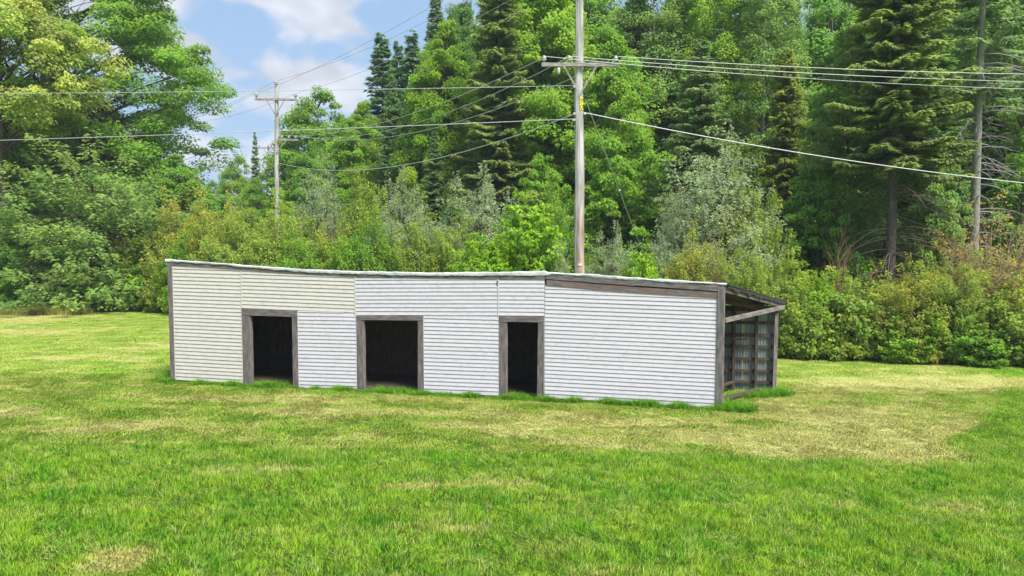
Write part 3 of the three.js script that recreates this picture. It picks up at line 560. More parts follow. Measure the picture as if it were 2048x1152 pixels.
const BARK = { grey: std([1, 1, 1], 0.95, { map: barkTex(51, [0.22, 0.19, 0.17], [0.47, 0.43, 0.39]) }), pale: std([1, 1, 1], 0.95, { map: barkTex(52, [0.42, 0.41, 0.39], [0.68, 0.66, 0.63]) }), brown: std([1, 1, 1], 0.95, { map: barkTex(53, [0.22, 0.18, 0.16], [0.42, 0.36, 0.32]) }), red: std([0.30, 0.13, 0.10], 0.9), tan: std([0.30, 0.22, 0.15], 0.95) };
const leafMats = new Map();
function leafMat(rgb) {
  const key = rgb.map((v) => v.toFixed(3)).join();
  if (!leafMats.has(key)) leafMats.set(key, new THREE.MeshPhysicalMaterial({ color: new THREE.Color().setRGB(...rgb), vertexColors: true, roughness: 1, transmission: 0.55, thickness: 0, side: THREE.DoubleSide, specularIntensity: 0.25 }));
  return leafMats.get(key);
}
const TONE = {                                              // leaf colours
  maple: [0.225, 0.420, 0.028], bright: [0.290, 0.480, 0.028], dark: [0.160, 0.320, 0.060], yellow: [0.44, 0.53, 0.10], aspen: [0.250, 0.400, 0.075], spruce: [0.165, 0.305, 0.090], fir: [0.145, 0.295, 0.110], bough: [0.235, 0.370, 0.130],
  brownspruce: [0.240, 0.350, 0.078], cedar: [0.270, 0.360, 0.045], silver: [0.390, 0.485, 0.245], cherry: [0.260, 0.400, 0.080], gold: [0.390, 0.440, 0.060], olive: [0.330, 0.450, 0.060], lime: [0.31, 0.54, 0.02], green: [0.195, 0.390, 0.036], orange: [0.50, 0.36, 0.10], far: [0.128, 0.210, 0.074],
};
const turnR = rng(900);
function plant(name, kind, tone, bark, x, z, h, w, label, category, group, turn) {
  const g = GROWN[kind], o = thing(name, label, category, [x, groundY(x, z), z], turn ?? turnR() * 6.28, group);
  o.scale.set(w / 2 / g.Rc, h / g.H, w / 2 / g.Rc);
  const woody = /shrub|bush|brush|vine|willow/.test(name);
  part(woody ? 'stems' : 'trunk', g.trunk, BARK[bark], o);
  if (g.crown) part(woody ? 'foliage' : 'crown', g.crown, leafMat(TONE[tone]), o);
  return o;
}
const PLANTS = [                                            // name, growth, leaf colour, bark, x, z, height, width, label, category, group
  ['maple_tree', 'broad_maple', 'maple', 'brown', -34.90, -52.00, 33.69, 21.33, 'huge maple filling the upper left corner, its right branches against the sky', 'tree'],
  ['maple_tree', 'high_maple', 'yellow', 'brown', -30.68, -41.50, 20.89, 8.82, 'maple with pale yellow-green clusters at the left picture edge', 'tree'],
  ['broadleaf_tree', 'dense_maple', 'green', 'brown', -34.91, -47.00, 12.53, 7.92, 'rounded green tree below the yellow-green maple at the left edge', 'tree'],
  ['broadleaf_tree', 'dense_maple', 'green', 'brown', -37.54, -60.00, 17.68, 14.51, 'tree behind the huge maple, seen through its lower branches', 'tree'],
  ['broadleaf_tree', 'dense_maple', 'maple', 'brown', -31.19, -58.00, 13.81, 8.50, "lower tree behind the huge maple's right branches", 'tree'],
  ['cherry_shrub', 'cherry', 'cherry', 'brown', -25.46, -43.50, 9.46, 11.79, 'big round grey-green bush tree left of the shed, reaching the ground', 'shrub'],
  ['young_maple_tree', 'young_maple', 'green', 'brown', -22.21, -46.00, 10.31, 5.05, 'young green maple rising right of the big grey-green bush', 'tree'],
  ['autumn_shrub', 'small_leaf', 'gold', 'brown', -19.16, -40.00, 6.19, 3.81, 'yellowing bush behind the shed roof, left corner', 'shrub'],
  ['leafy_shrub', 'thicket', 'green', 'brown', -30.16, -41.00, 4.46, 5.71, 'dark green thicket at the left edge of the lawn', 'shrub'],
  ['leafy_shrub', 'thicket', 'olive', 'brown', -28.48, -43.00, 2.93, 5.99, 'low olive thicket under the big grey-green bush', 'shrub'],
  ['leafy_shrub', 'leafy', 'green', 'brown', -24.77, -41.80, 2.18, 3.98, 'low green leafy shrub at the lawn edge below the big bush', 'shrub'],
  ['leafy_shrub', 'leafy', 'bright', 'brown', -21.75, -41.00, 2.96, 3.30, 'light green leafy shrub just left of the shed', 'shrub'],
  ['autumn_shrub', 'small_leaf', 'gold', 'brown', -22.58, -42.00, 4.48, 3.69, "golden shrub left of the shed at the bush tree's foot", 'shrub'],
  ['leafy_shrub', 'thicket', 'maple', 'brown', -17.74, -38.50, 4.40, 3.38, 'green shrub showing over the left end of the shed roof', 'shrub'],
  ['broadleaf_tree', 'dense_maple', 'maple', 'grey', -37.86, -95.00, 16.80, 6.26, 'far rounded tree left of the distant utility pole', 'tree'],
  ['spruce_tree', 'spruce', 'spruce', 'grey', -32.81, -88.00, 18.52, 3.87, 'far dark spruce left of the distant utility pole', 'tree'],
  ['spruce_tree', 'slim_fir', 'maple', 'grey', -50.46, -120.00, 17.42, 3.52, 'farthest small spruce at the end of the valley', 'tree'],
  ['broadleaf_tree', 'dense_maple', 'maple', 'grey', -48.27, -110.00, 15.04, 5.64, "far low tree beside the big maple's right branches", 'tree'],
  ['broadleaf_tree', 'dense_maple', 'maple', 'grey', -29.25, -80.00, 12.76, 5.27, 'round tree behind the foot of the distant utility pole', 'tree'],
  ['maple_tree', 'dense_maple', 'maple', 'brown', -19.13, -68.00, 19.58, 9.47, 'tall round maple right behind the distant utility pole', 'tree'],
  ['maple_tree', 'dense_maple', 'maple', 'brown', -17.13, -70.00, 17.49, 4.62, 'tree leaning out right of the tall round maple', 'tree'],
  ['young_maple_tree', 'young_maple', 'bright', 'brown', -16.32, -48.00, 8.15, 3.87, "bright green young maple around the distant pole's foot", 'tree'],
  ['broadleaf_tree', 'dense_maple', 'green', 'brown', -16.95, -58.00, 12.96, 5.52, 'green tree low in front of the tall round maple', 'tree'],
  ['maple_tree', 'maple', 'bright', 'brown', -12.28, -57.00, 15.95, 5.01, 'yellow-green maple below the cluster of pointed firs', 'tree'],
  ['fir_tree', 'slim_fir', 'fir', 'grey', -11.82, -63.00, 23.04, 12.46, 'leftmost of the pointed firs on the skyline', 'tree'],
  ['fir_tree', 'slim_fir', 'fir', 'grey', -9.68, -59.00, 21.19, 8.21, 'thin pointed fir in the middle of the skyline cluster', 'tree'],
  ['fir_tree', 'slim_fir', 'fir', 'grey', -8.18, -57.00, 21.41, 10.02, 'rightmost narrow fir of the skyline cluster', 'tree'],
  ['spruce_tree', 'slim_fir', 'spruce', 'grey', -6.77, -62.00, 26.22, 10.45, 'thin ragged spruce standing alone against the cloud', 'tree'],
  ['spruce_tree', 'spruce', 'fir', 'grey', -3.91, -60.00, 27.52, 5.71, 'blue-green spruce at the top edge right of the cloud', 'tree'],
  ['spruce_tree', 'spruce', 'spruce', 'grey', -12.26, -60.00, 14.63, 4.84, 'dark spruce beneath the leftmost skyline fir', 'tree'],
  ['spruce_tree', 'slim_fir', 'fir', 'grey', -8.53, -52.00, 14.73, 4.57, 'dark blue-green fir beneath the skyline cluster', 'tree'],
  ['broadleaf_tree', 'dense_maple', 'maple', 'brown', -12.34, -52.00, 10.09, 4.19, 'low rounded tree under the yellow-green maple', 'tree'],
  ['maple_tree', 'maple', 'bright', 'brown', -4.63, -49.00, 19.96, 6.10, 'tall bright maple left of the brown spruce', 'tree'],
  ['spruce_tree', 'spruce', 'spruce', 'grey', -4.96, -44.00, 11.13, 4.51, 'dark spruce low in front of the tall bright maple', 'tree'],
  ['spruce_tree', 'old_spruce', 'brownspruce', 'grey', -0.76, -43.00, 25.52, 8.51, 'old brownish spruce with dead lower branches left of the near pole', 'tree'],
  ['maple_tree', 'maple', 'bright', 'brown', 2.06, -46.00, 22.37, 8.76, "large bright maple behind the near pole's crossarm", 'tree'],
  ['maple_tree', 'dense_maple', 'maple', 'brown', -3.03, -44.00, 9.23, 3.87, 'dark green maple clump beside the old brown spruce', 'tree'],
  ['young_maple_tree', 'young_maple', 'maple', 'brown', 1.79, -37.00, 9.23, 3.25, 'small maple in the dark hollow left of the near pole', 'tree'],
  ['broadleaf_tree', 'young_maple', 'olive', 'brown', 1.39, -34.00, 6.91, 4.23, 'olive young tree between old spruce and near pole', 'tree'],
  ['maple_tree', 'maple', 'maple', 'brown', 6.00, -44.00, 18.08, 6.77, 'green maple directly right of the near pole', 'tree'],
  ['poplar_tree', 'poplar', 'aspen', 'pale', 10.11, -50.00, 24.50, 7.33, 'pale leaved poplar at the top edge right of the near pole', 'tree'],
  ['poplar_tree', 'poplar', 'bright', 'pale', 13.93, -48.00, 24.05, 6.33, 'bright leaved poplar at the top edge above the light green spruce', 'tree'],
  ['poplar_tree', 'poplar', 'aspen', 'pale', 16.72, -46.00, 22.87, 6.07, 'loose pale poplar between light spruce and tall dark spruce', 'tree'],
  ['young_maple_tree', 'young_maple', 'maple', 'brown', 5.43, -36.00, 9.93, 4.48, 'leafy young maple right of the near pole, beside the guy wire', 'tree'],
  ['broadleaf_tree', 'young_maple', 'green', 'brown', 6.63, -38.00, 7.23, 4.18, 'dark green young tree at the foot of the guy wire', 'tree'],
  ['spruce_tree', 'spruce', 'bough', 'grey', 9.24, -34.00, 14.01, 8.22, 'light green spruce with wide layered boughs under the right-hand wires', 'tree'],
  ['cedar_tree', 'cedar', 'cedar', 'brown', 15.46, -39.00, 15.12, 4.57, 'yellow-green drooping cedar right of the light green spruce', 'tree'],
  ['young_maple_tree', 'young_maple', 'green', 'brown', 14.10, -31.00, 9.18, 3.63, 'broad-leaved maple in shade left of the dark trunk', 'tree'],
  ['broadleaf_tree', 'young_maple', 'dark', 'brown', 12.96, -33.00, 6.38, 3.63, 'dark young tree below the yellow-green cedar', 'tree'],
  ['spruce_tree', 'tall_spruce', 'brownspruce', 'grey', 15.78, -28.50, 23.58, 7.73, 'tall spruce with dark trunk and dead lower branches at right', 'tree'],
  ['spruce_tree', 'thin_spruce', 'bough', 'pale', 20.26, -30.00, 27.25, 5.71, 'spruce with pale bare trunk near the right picture edge', 'tree'],
  ['spruce_tree', 'spruce', 'dark', 'grey', 21.44, -35.00, 15.25, 7.69, 'dark spruce standing between the dark trunk and the pale trunk', 'tree'],
  ['spruce_tree', 'spruce', 'dark', 'grey', 18.82, -38.00, 14.84, 7.24, 'dark spruce behind the shaded broad-leaved maple', 'tree'],
  ['spruce_tree', 'spruce', 'dark', 'grey', 26.47, -38.00, 12.61, 6.68, 'dark spruce behind the pale bare trunk', 'tree'],
  ['maple_tree', 'maple', 'aspen', 'brown', 28.84, -38.00, 19.57, 6.68, 'light maple at the right picture edge', 'tree'],
  ['young_maple_tree', 'young_maple', 'maple', 'brown', 24.56, -33.00, 9.77, 3.14, 'small maple low at the right picture edge', 'tree'],
  ['cedar_tree', 'cedar', 'cedar', 'brown', 18.76, -33.00, 15.57, 3.63, "olive cedar boughs behind the tall spruce's dark trunk", 'tree'],
  ['autumn_shrub', 'small_leaf', 'gold', 'brown', -16.04, -37.50, 5.75, 3.30, "golden-brown bush left of the distant pole's foot", 'shrub'],
  ['autumn_shrub', 'small_leaf', 'olive', 'brown', -13.88, -36.50, 5.55, 3.48, "olive and gold bush at the distant pole's foot", 'shrub'],
  ['autumn_shrub', 'small_leaf', 'olive', 'brown', -14.00, -34.50, 4.30, 3.79, 'low gold-flecked bush above the left half of the roof', 'shrub'],
  ['leafy_shrub', 'thicket', 'olive', 'brown', -11.26, -35.00, 5.00, 3.85, 'olive thicket above the first doorway', 'shrub'],
  ['autumn_shrub', 'small_leaf', 'gold', 'brown', -8.56, -33.00, 4.23, 2.66, 'gold-tipped bush between first and second doorway', 'shrub'],
  ['willow_shrub', 'willow', 'silver', 'brown', -10.69, -38.00, 7.00, 3.06, "silvery willow right of the distant pole's foot", 'shrub'],
  ['leafy_shrub', 'thicket', 'maple', 'brown', -9.86, -32.50, 3.84, 3.10, 'green low bush right behind the roof over the first doorway', 'shrub'],
  ['leafy_shrub', 'thicket', 'olive', 'brown', -7.59, -36.50, 6.73, 2.94, 'light olive bush below the dark spruce', 'shrub'],
  ['willow_shrub', 'willow', 'silver', 'brown', -5.70, -34.00, 6.17, 3.24, 'grey-green willow above the second doorway', 'shrub'],
  ['leafy_shrub', 'thicket', 'maple', 'brown', -6.66, -32.00, 4.71, 3.05, 'green bush behind the roof over the second doorway', 'shrub'],
  ['leafy_shrub', 'thicket', 'olive', 'brown', -4.18, -31.00, 4.60, 2.73, 'olive green bush behind the roof right of the second doorway', 'shrub'],
  ['willow_shrub', 'willow', 'silver', 'brown', -2.09, -32.00, 6.12, 4.45, 'largest silver willow, left of the vine mound', 'shrub'],
  ['leafy_shrub', 'thicket', 'olive', 'brown', -2.62, -30.00, 4.37, 2.64, 'pale olive bush below the largest silver willow', 'shrub'],
  ['vine_shrub', 'vine', 'lime', 'brown', 0.61, -27.00, 4.95, 2.67, 'bright lime vine mound left of the near pole', 'vine'],
  ['vine_shrub', 'vine', 'lime', 'brown', -1.05, -25.50, 3.91, 1.96, 'low bright lime vine at the roof edge', 'vine'],
  ['willow_shrub', 'willow', 'silver', 'brown', 1.67, -26.50, 3.81, 1.36, 'small silver sprig between vine mound and near pole', 'shrub'],
  ['leafy_shrub', 'thicket', 'green', 'brown', 2.11, -30.00, 5.44, 2.42, 'dark green bush behind the near pole', 'shrub'],
  ['willow_shrub', 'willow', 'silver', 'brown', 3.72, -27.00, 3.93, 2.18, 'silver willow just right of the near pole', 'shrub'],
  ['vine_shrub', 'vine', 'lime', 'brown', 4.87, -25.00, 3.37, 1.56, 'low lime shrub under the yellow guy guard', 'shrub'],
  ['autumn_shrub', 'small_leaf', 'gold', 'brown', 7.01, -26.50, 3.96, 2.33, 'golden orange bush right of the guy guard', 'shrub'],
  ['willow_shrub', 'willow', 'silver', 'brown', 8.81, -30.00, 7.16, 5.27, 'tall silver grey willow under the light green spruce', 'shrub'],
  ['willow_shrub', 'willow', 'silver', 'brown', 7.12, -28.50, 5.12, 2.71, 'silver willow clump left of the tall silver grey one', 'shrub'],
  ['leafy_shrub', 'thicket', 'olive', 'brown', 10.29, -29.50, 6.09, 2.59, 'pale green bush right of the tall silver willow', 'shrub'],
  ['autumn_shrub', 'small_leaf', 'olive', 'brown', 8.59, -26.00, 3.79, 2.10, 'yellow-green bush over the right end of the roof', 'shrub'],
  ['bare_shrub', 'bare_shrub', 'red', 'red', 7.61, -25.60, 3.78, 1.13, 'small rusty bare shrub over the right end of the roof', 'shrub'],
  ['leafy_shrub', 'thicket', 'olive', 'brown', 10.21, -26.00, 3.34, 2.48, 'yellow-green bush behind the open end of the shed', 'shrub'],
  ['leafy_shrub', 'thicket', 'bright', 'brown', 11.36, -25.80, 2.99, 2.46, 'bright yellow-green bush beside the open end of the shed', 'shrub'],
  ['leafy_shrub', 'leafy', 'olive', 'brown', 10.63, -25.20, 2.07, 2.03, 'low dark green shrub right beside the rear post', 'shrub'],
  ['leafy_shrub', 'leafy', 'olive', 'brown', 12.30, -25.40, 2.36, 2.42, 'low olive shrub between shed and bare red stems', 'shrub'],
  ['bare_shrub', 'bare_shrub', 'red', 'red', 12.59, -25.80, 4.32, 2.08, 'reddish bare stems in front of the dark trunk', 'shrub'],
  ['poplar_tree', 'poplar', 'aspen', 'grey', 15.13, -31.00, 13.72, 3.41, 'light leaved slender poplar left of the dark trunk', 'tree'],
  ['young_maple_tree', 'young_maple', 'aspen', 'brown', 18.46, -30.50, 9.99, 2.90, 'light young maple between the dark trunk and the pale trunk', 'tree'],
  ['leafy_shrub', 'small_leaf', 'olive', 'brown', 13.45, -26.00, 2.80, 2.67, 'green thicket at the foot of the dark trunk', 'shrub'],
  ['autumn_shrub', 'sparse', 'olive', 'tan', 13.21, -25.00, 2.48, 2.01, 'thin greyish bush left of the orange-flecked bush', 'shrub'],
  ['autumn_shrub', 'small_leaf', 'gold', 'brown', 14.55, -24.80, 3.03, 2.54, 'orange-flecked bush between the two trunks', 'shrub'],
  ['autumn_shrub', 'small_leaf', 'olive', 'brown', 15.88, -24.60, 3.40, 2.52, 'yellow-green bush in front of the pale trunk', 'shrub'],
  ['bare_brush', 'bare_brush', 'tan', 'tan', 18.16, -25.80, 5.08, 3.97, 'tangled brown brush at the foot of the pale trunk', 'shrub'],
  ['autumn_shrub', 'sparse', 'orange', 'tan', 17.70, -25.40, 4.87, 3.91, 'brown-leaved sparse bush at the foot of the pale trunk', 'shrub'],
  ['autumn_shrub', 'small_leaf', 'olive', 'brown', 17.77, -24.60, 3.13, 2.70, 'yellow-green bush at the right picture edge', 'shrub'],
  ['leafy_shrub', 'leafy', 'bright', 'brown', 15.30, -24.40, 1.61, 2.15, 'low bright leafy shrub at the lawn edge, right', 'shrub'],
  ['leafy_shrub', 'leafy', 'maple', 'brown', 16.46, -24.00, 1.56, 2.29, 'low green leafy shrub near the right picture edge', 'shrub'],
  ['leafy_shrub', 'leafy', 'bright', 'brown', 13.92, -24.80, 1.40, 2.18, 'low green shrub below the orange-flecked bush', 'shrub'],
  ['leafy_shrub', 'leafy', 'olive', 'brown', 17.74, -23.60, 1.86, 2.25, 'leafy olive shrub cut by the right picture edge', 'shrub'],
  ['maple_tree', 'maple', 'maple', 'grey', -12.52, -52.74, 13.80, 5.00, 'leafy tree deep in the wood behind the front rows of trees', 'tree', 'leafy trees deep in the wood'],
  ['spruce_tree', 'spruce', 'spruce', 'grey', -8.80, -50.49, 16.70, 5.00, 'conifer deep in the wood behind the front rows of trees', 'tree', 'conifers deep in the wood'],
  ['broadleaf_tree', 'dense_maple', 'green', 'grey', -5.99, -50.48, 18.17, 5.00, 'leafy tree deep in the wood behind the front rows of trees', 'tree', 'leafy trees deep in the wood'],
  ['maple_tree', 'maple', 'dark', 'grey', -3.51, -50.68, 21.57, 5.00, 'leafy tree deep in the wood behind the front rows of trees', 'tree', 'leafy trees deep in the wood'],
  ['spruce_tree', 'spruce', 'spruce', 'grey', -0.28, -49.83, 25.29, 7.74, 'conifer deep in the wood behind the front rows of trees', 'tree', 'conifers deep in the wood'],
  ['broadleaf_tree', 'dense_maple', 'green', 'grey', 3.01, -50.26, 23.63, 12.62, 'leafy tree deep in the wood behind the front rows of trees', 'tree', 'leafy trees deep in the wood'],
  ['broadleaf_tree', 'dense_maple', 'green', 'grey', 6.08, -54.77, 26.00, 11.64, 'leafy tree deep in the wood behind the front rows of trees', 'tree', 'leafy trees deep in the wood'],
  ['fir_tree', 'slim_fir', 'fir', 'grey', 8.97, -50.18, 24.33, 8.35, 'conifer deep in the wood behind the front rows of trees', 'tree', 'conifers deep in the wood'],
  ['spruce_tree', 'spruce', 'dark', 'grey', 12.44, -50.58, 24.50, 8.79, 'conifer deep in the wood behind the front rows of trees', 'tree', 'conifers deep in the wood'],
  ['fir_tree', 'slim_fir', 'fir', 'grey', 16.22, -53.25, 24.82, 8.67, 'conifer deep in the wood behind the front rows of trees', 'tree', 'conifers deep in the wood'],
  ['fir_tree', 'slim_fir', 'fir', 'grey', 18.49, -51.89, 26.00, 10.24, 'conifer deep in the wood behind the front rows of trees', 'tree', 'conifers deep in the wood'],
  ['fir_tree', 'slim_fir', 'fir', 'grey', 21.45, -53.50, 25.70, 8.71, 'conifer deep in the wood behind the front rows of trees', 'tree', 'conifers deep in the wood'],
  ['broadleaf_tree', 'dense_maple', 'green', 'grey', 22.52, -49.05, 23.15, 10.18, 'leafy tree deep in the wood behind the front rows of trees', 'tree', 'leafy trees deep in the wood'],
  ['fir_tree', 'slim_fir', 'fir', 'grey', 27.45, -53.92, 25.88, 10.00, 'conifer deep in the wood behind the front rows of trees', 'tree', 'conifers deep in the wood'],
  ['poplar_tree', 'poplar', 'aspen', 'grey', 28.96, -51.78, 26.00, 13.84, 'leafy tree deep in the wood behind the front rows of trees', 'tree', 'leafy trees deep in the wood'],
  ['spruce_tree', 'spruce', 'dark', 'grey', 33.04, -54.67, 25.39, 9.17, 'conifer deep in the wood behind the front rows of trees', 'tree', 'conifers deep in the wood'],
  ['poplar_tree', 'poplar', 'aspen', 'grey', 34.24, -51.04, 25.81, 13.18, 'leafy tree deep in the wood behind the front rows of trees', 'tree', 'leafy trees deep in the wood'],
  ['spruce_tree', 'spruce', 'dark', 'grey', 38.86, -53.79, 26.00, 8.68, 'conifer deep in the wood behind the front rows of trees', 'tree', 'conifers deep in the wood'],
  ['maple_tree', 'maple', 'dark', 'grey', 41.50, -53.32, 24.85, 10.66, 'leafy tree deep in the wood behind the front rows of trees', 'tree', 'leafy trees deep in the wood'],
  ['maple_tree', 'maple', 'dark', 'grey', 42.92, -51.06, 24.70, 10.95, 'leafy tree deep in the wood behind the front rows of trees', 'tree', 'leafy trees deep in the wood'],
  ['spruce_tree', 'spruce', 'spruce', 'grey', 48.01, -52.83, 25.43, 8.08, 'conifer deep in the wood behind the front rows of trees', 'tree', 'conifers deep in the wood'],
  ['maple_tree', 'maple', 'dark', 'grey', 53.10, -54.70, 26.00, 11.40, 'leafy tree deep in the wood behind the front rows of trees', 'tree', 'leafy trees deep in the wood'],
  ['poplar_tree', 'poplar', 'aspen', 'grey', -12.05, -57.90, 14.80, 5.00, 'leafy tree deep in the wood behind the front rows of trees', 'tree', 'leafy trees deep in the wood'],
  ['spruce_tree', 'spruce', 'dark', 'grey', -8.31, -60.72, 19.35, 5.00, 'conifer deep in the wood behind the front rows of trees', 'tree', 'conifers deep in the wood'],
  ['poplar_tree', 'poplar', 'aspen', 'grey', -4.73, -61.38, 25.36, 5.00, 'leafy tree deep in the wood behind the front rows of trees', 'tree', 'leafy trees deep in the wood'],
  ['maple_tree', 'maple', 'dark', 'grey', -0.37, -57.68, 26.00, 13.87, 'leafy tree deep in the wood behind the front rows of trees', 'tree', 'leafy trees deep in the wood'],
  ['poplar_tree', 'poplar', 'aspen', 'grey', 2.71, -59.95, 26.00, 11.26, 'leafy tree deep in the wood behind the front rows of trees', 'tree', 'leafy trees deep in the wood'],
  ['poplar_tree', 'poplar', 'aspen', 'grey', 6.69, -59.13, 26.00, 12.23, 'leafy tree deep in the wood behind the front rows of trees', 'tree', 'leafy trees deep in the wood'],
  ['spruce_tree', 'spruce', 'dark', 'grey', 10.48, -58.69, 26.00, 9.63, 'conifer deep in the wood behind the front rows of trees', 'tree', 'conifers deep in the wood'],
  ['maple_tree', 'maple', 'maple', 'grey', 14.80, -59.04, 26.00, 12.59, 'leafy tree deep in the wood behind the front rows of trees', 'tree', 'leafy trees deep in the wood'],
  ['poplar_tree', 'poplar', 'aspen', 'grey', 18.75, -58.96, 26.00, 12.18, 'leafy tree deep in the wood behind the front rows of trees', 'tree', 'leafy trees deep in the wood'],
  ['spruce_tree', 'spruce', 'spruce', 'grey', 23.45, -61.43, 26.00, 9.99, 'conifer deep in the wood behind the front rows of trees', 'tree', 'conifers deep in the wood'],
  ['broadleaf_tree', 'dense_maple', 'green', 'grey', 28.09, -62.86, 26.00, 11.70, 'leafy tree deep in the wood behind the front rows of trees', 'tree', 'leafy trees deep in the wood'],
  ['maple_tree', 'maple', 'dark', 'grey', 31.27, -62.12, 26.00, 11.61, 'leafy tree deep in the wood behind the front rows of trees', 'tree', 'leafy trees deep in the wood'],
  ['poplar_tree', 'poplar', 'aspen', 'grey', 34.52, -60.49, 26.00, 13.08, 'leafy tree deep in the wood behind the front rows of trees', 'tree', 'leafy trees deep in the wood'],
  ['broadleaf_tree', 'dense_maple', 'green', 'grey', 38.81, -60.82, 26.00, 11.57, 'leafy tree deep in the wood behind the front rows of trees', 'tree', 'leafy trees deep in the wood'],
  ['broadleaf_tree', 'dense_maple', 'green', 'grey', 42.42, -60.90, 26.00, 13.10, 'leafy tree deep in the wood behind the front rows of trees', 'tree', 'leafy trees deep in the wood'],
  ['spruce_tree', 'spruce', 'spruce', 'grey', 44.55, -59.83, 26.00, 8.22, 'conifer deep in the wood behind the front rows of trees', 'tree', 'conifers deep in the wood'],
  ['fir_tree', 'slim_fir', 'fir', 'grey', 48.94, -59.90, 26.00, 8.78, 'conifer deep in the wood behind the front rows of trees', 'tree', 'conifers deep in the wood'],
  ['fir_tree', 'slim_fir', 'fir', 'grey', 50.62, -57.43, 26.00, 7.96, 'conifer deep in the wood behind the front rows of trees', 'tree', 'conifers deep in the wood'],
  ['poplar_tree', 'poplar', 'aspen', 'grey', 55.09, -58.67, 26.00, 14.18, 'leafy tree deep in the wood behind the front rows of trees', 'tree', 'leafy trees deep in the wood'],
  ['spruce_tree', 'spruce', 'dark', 'grey', -12.66, -70.81, 21.96, 5.00, 'conifer deep in the wood behind the front rows of trees', 'tree', 'conifers deep in the wood'],
  ['maple_tree', 'maple', 'dark', 'grey', -7.84, -74.75, 25.18, 5.00, 'leafy tree deep in the wood behind the front rows of trees', 'tree', 'leafy trees deep in the wood'],
  ['spruce_tree', 'spruce', 'dark', 'grey', -2.28, -72.23, 26.00, 8.85, 'conifer deep in the wood behind the front rows of trees', 'tree', 'conifers deep in the wood'],
  ['poplar_tree', 'poplar', 'aspen', 'grey', 2.74, -70.19, 26.00, 13.72, 'leafy tree deep in the wood behind the front rows of trees', 'tree', 'leafy trees deep in the wood'],
  ['broadleaf_tree', 'dense_maple', 'green', 'grey', 8.23, -71.29, 26.00, 12.11, 'leafy tree deep in the wood behind the front rows of trees', 'tree', 'leafy trees deep in the wood'],
  ['spruce_tree', 'spruce', 'spruce', 'grey', 14.38, -72.39, 26.00, 9.11, 'conifer deep in the wood behind the front rows of trees', 'tree', 'conifers deep in the wood'],
  ['broadleaf_tree', 'dense_maple', 'green', 'grey', 19.73, -73.25, 26.00, 12.99, 'leafy tree deep in the wood behind the front rows of trees', 'tree', 'leafy trees deep in the wood'],
  ['spruce_tree', 'spruce', 'spruce', 'grey', 24.95, -74.89, 26.00, 8.70, 'conifer deep in the wood behind the front rows of trees', 'tree', 'conifers deep in the wood'],
  ['spruce_tree', 'spruce', 'spruce', 'grey', 30.19, -71.95, 26.00, 8.24, 'conifer deep in the wood behind the front rows of trees', 'tree', 'conifers deep in the wood'],
  ['spruce_tree', 'spruce', 'spruce', 'grey', 35.46, -71.66, 26.00, 9.89, 'conifer deep in the wood behind the front rows of trees', 'tree', 'conifers deep in the wood'],
  ['fir_tree', 'slim_fir', 'fir', 'grey', 39.77, -72.20, 26.00, 9.79, 'conifer deep in the wood behind the front rows of trees', 'tree', 'conifers deep in the wood'],
  ['poplar_tree', 'poplar', 'aspen', 'grey', 43.37, -70.61, 26.00, 12.00, 'leafy tree deep in the wood behind the front rows of trees', 'tree', 'leafy trees deep in the wood'],
  ['maple_tree', 'maple', 'maple', 'grey', 49.50, -71.85, 26.00, 11.10, 'leafy tree deep in the wood behind the front rows of trees', 'tree', 'leafy trees deep in the wood'],
  ['fir_tree', 'slim_fir', 'fir', 'grey', 52.92, -70.69, 26.00, 9.67, 'conifer deep in the wood behind the front rows of trees', 'tree', 'conifers deep in the wood'],
  ['broadleaf_tree', 'dense_maple', 'green', 'grey', 57.24, -71.10, 26.00, 11.17, 'leafy tree deep in the wood behind the front rows of trees', 'tree', 'leafy trees deep in the wood'],
  ['broadleaf_tree', 'dense_maple', 'green', 'grey', 62.31, -71.73, 26.00, 11.10, 'leafy tree deep in the wood behind the front rows of trees', 'tree', 'leafy trees deep in the wood'],
  ['maple_tree', 'maple', 'dark', 'grey', 67.90, -71.57, 26.00, 13.84, 'leafy tree deep in the wood behind the front rows of trees', 'tree', 'leafy trees deep in the wood'],
  ['spruce_tree', 'spruce', 'spruce', 'grey', 34.00, -36.00, 19.00, 7.00, 'tree of the wood past the right picture edge', 'tree', 'trees past the right edge'],
  ['poplar_tree', 'poplar', 'aspen', 'grey', 29.00, -42.00, 19.00, 6.00, 'tree of the wood past the right picture edge', 'tree', 'trees past the right edge'],
  ['maple_tree', 'maple', 'maple', 'grey', -44.00, -48.00, 20.00, 10.00, 'tree of the wood past the left picture edge', 'tree', 'trees past the left edge'],
  ['broadleaf_tree', 'dense_maple', 'green', 'grey', -50.00, -55.00, 17.00, 10.00, 'tree of the wood past the left picture edge', 'tree', 'trees past the left edge'],
  ['spruce_tree', 'spruce', 'spruce', 'grey', -40.00, -60.00, 21.00, 7.00, 'tree of the wood past the left picture edge', 'tree', 'trees past the left edge'],
];
for (const [name, kind, tone, bark, x, z, h, w, label, category, group] of PLANTS) plant(name, kind, tone, bark, x, z, h, w, label, category, group);

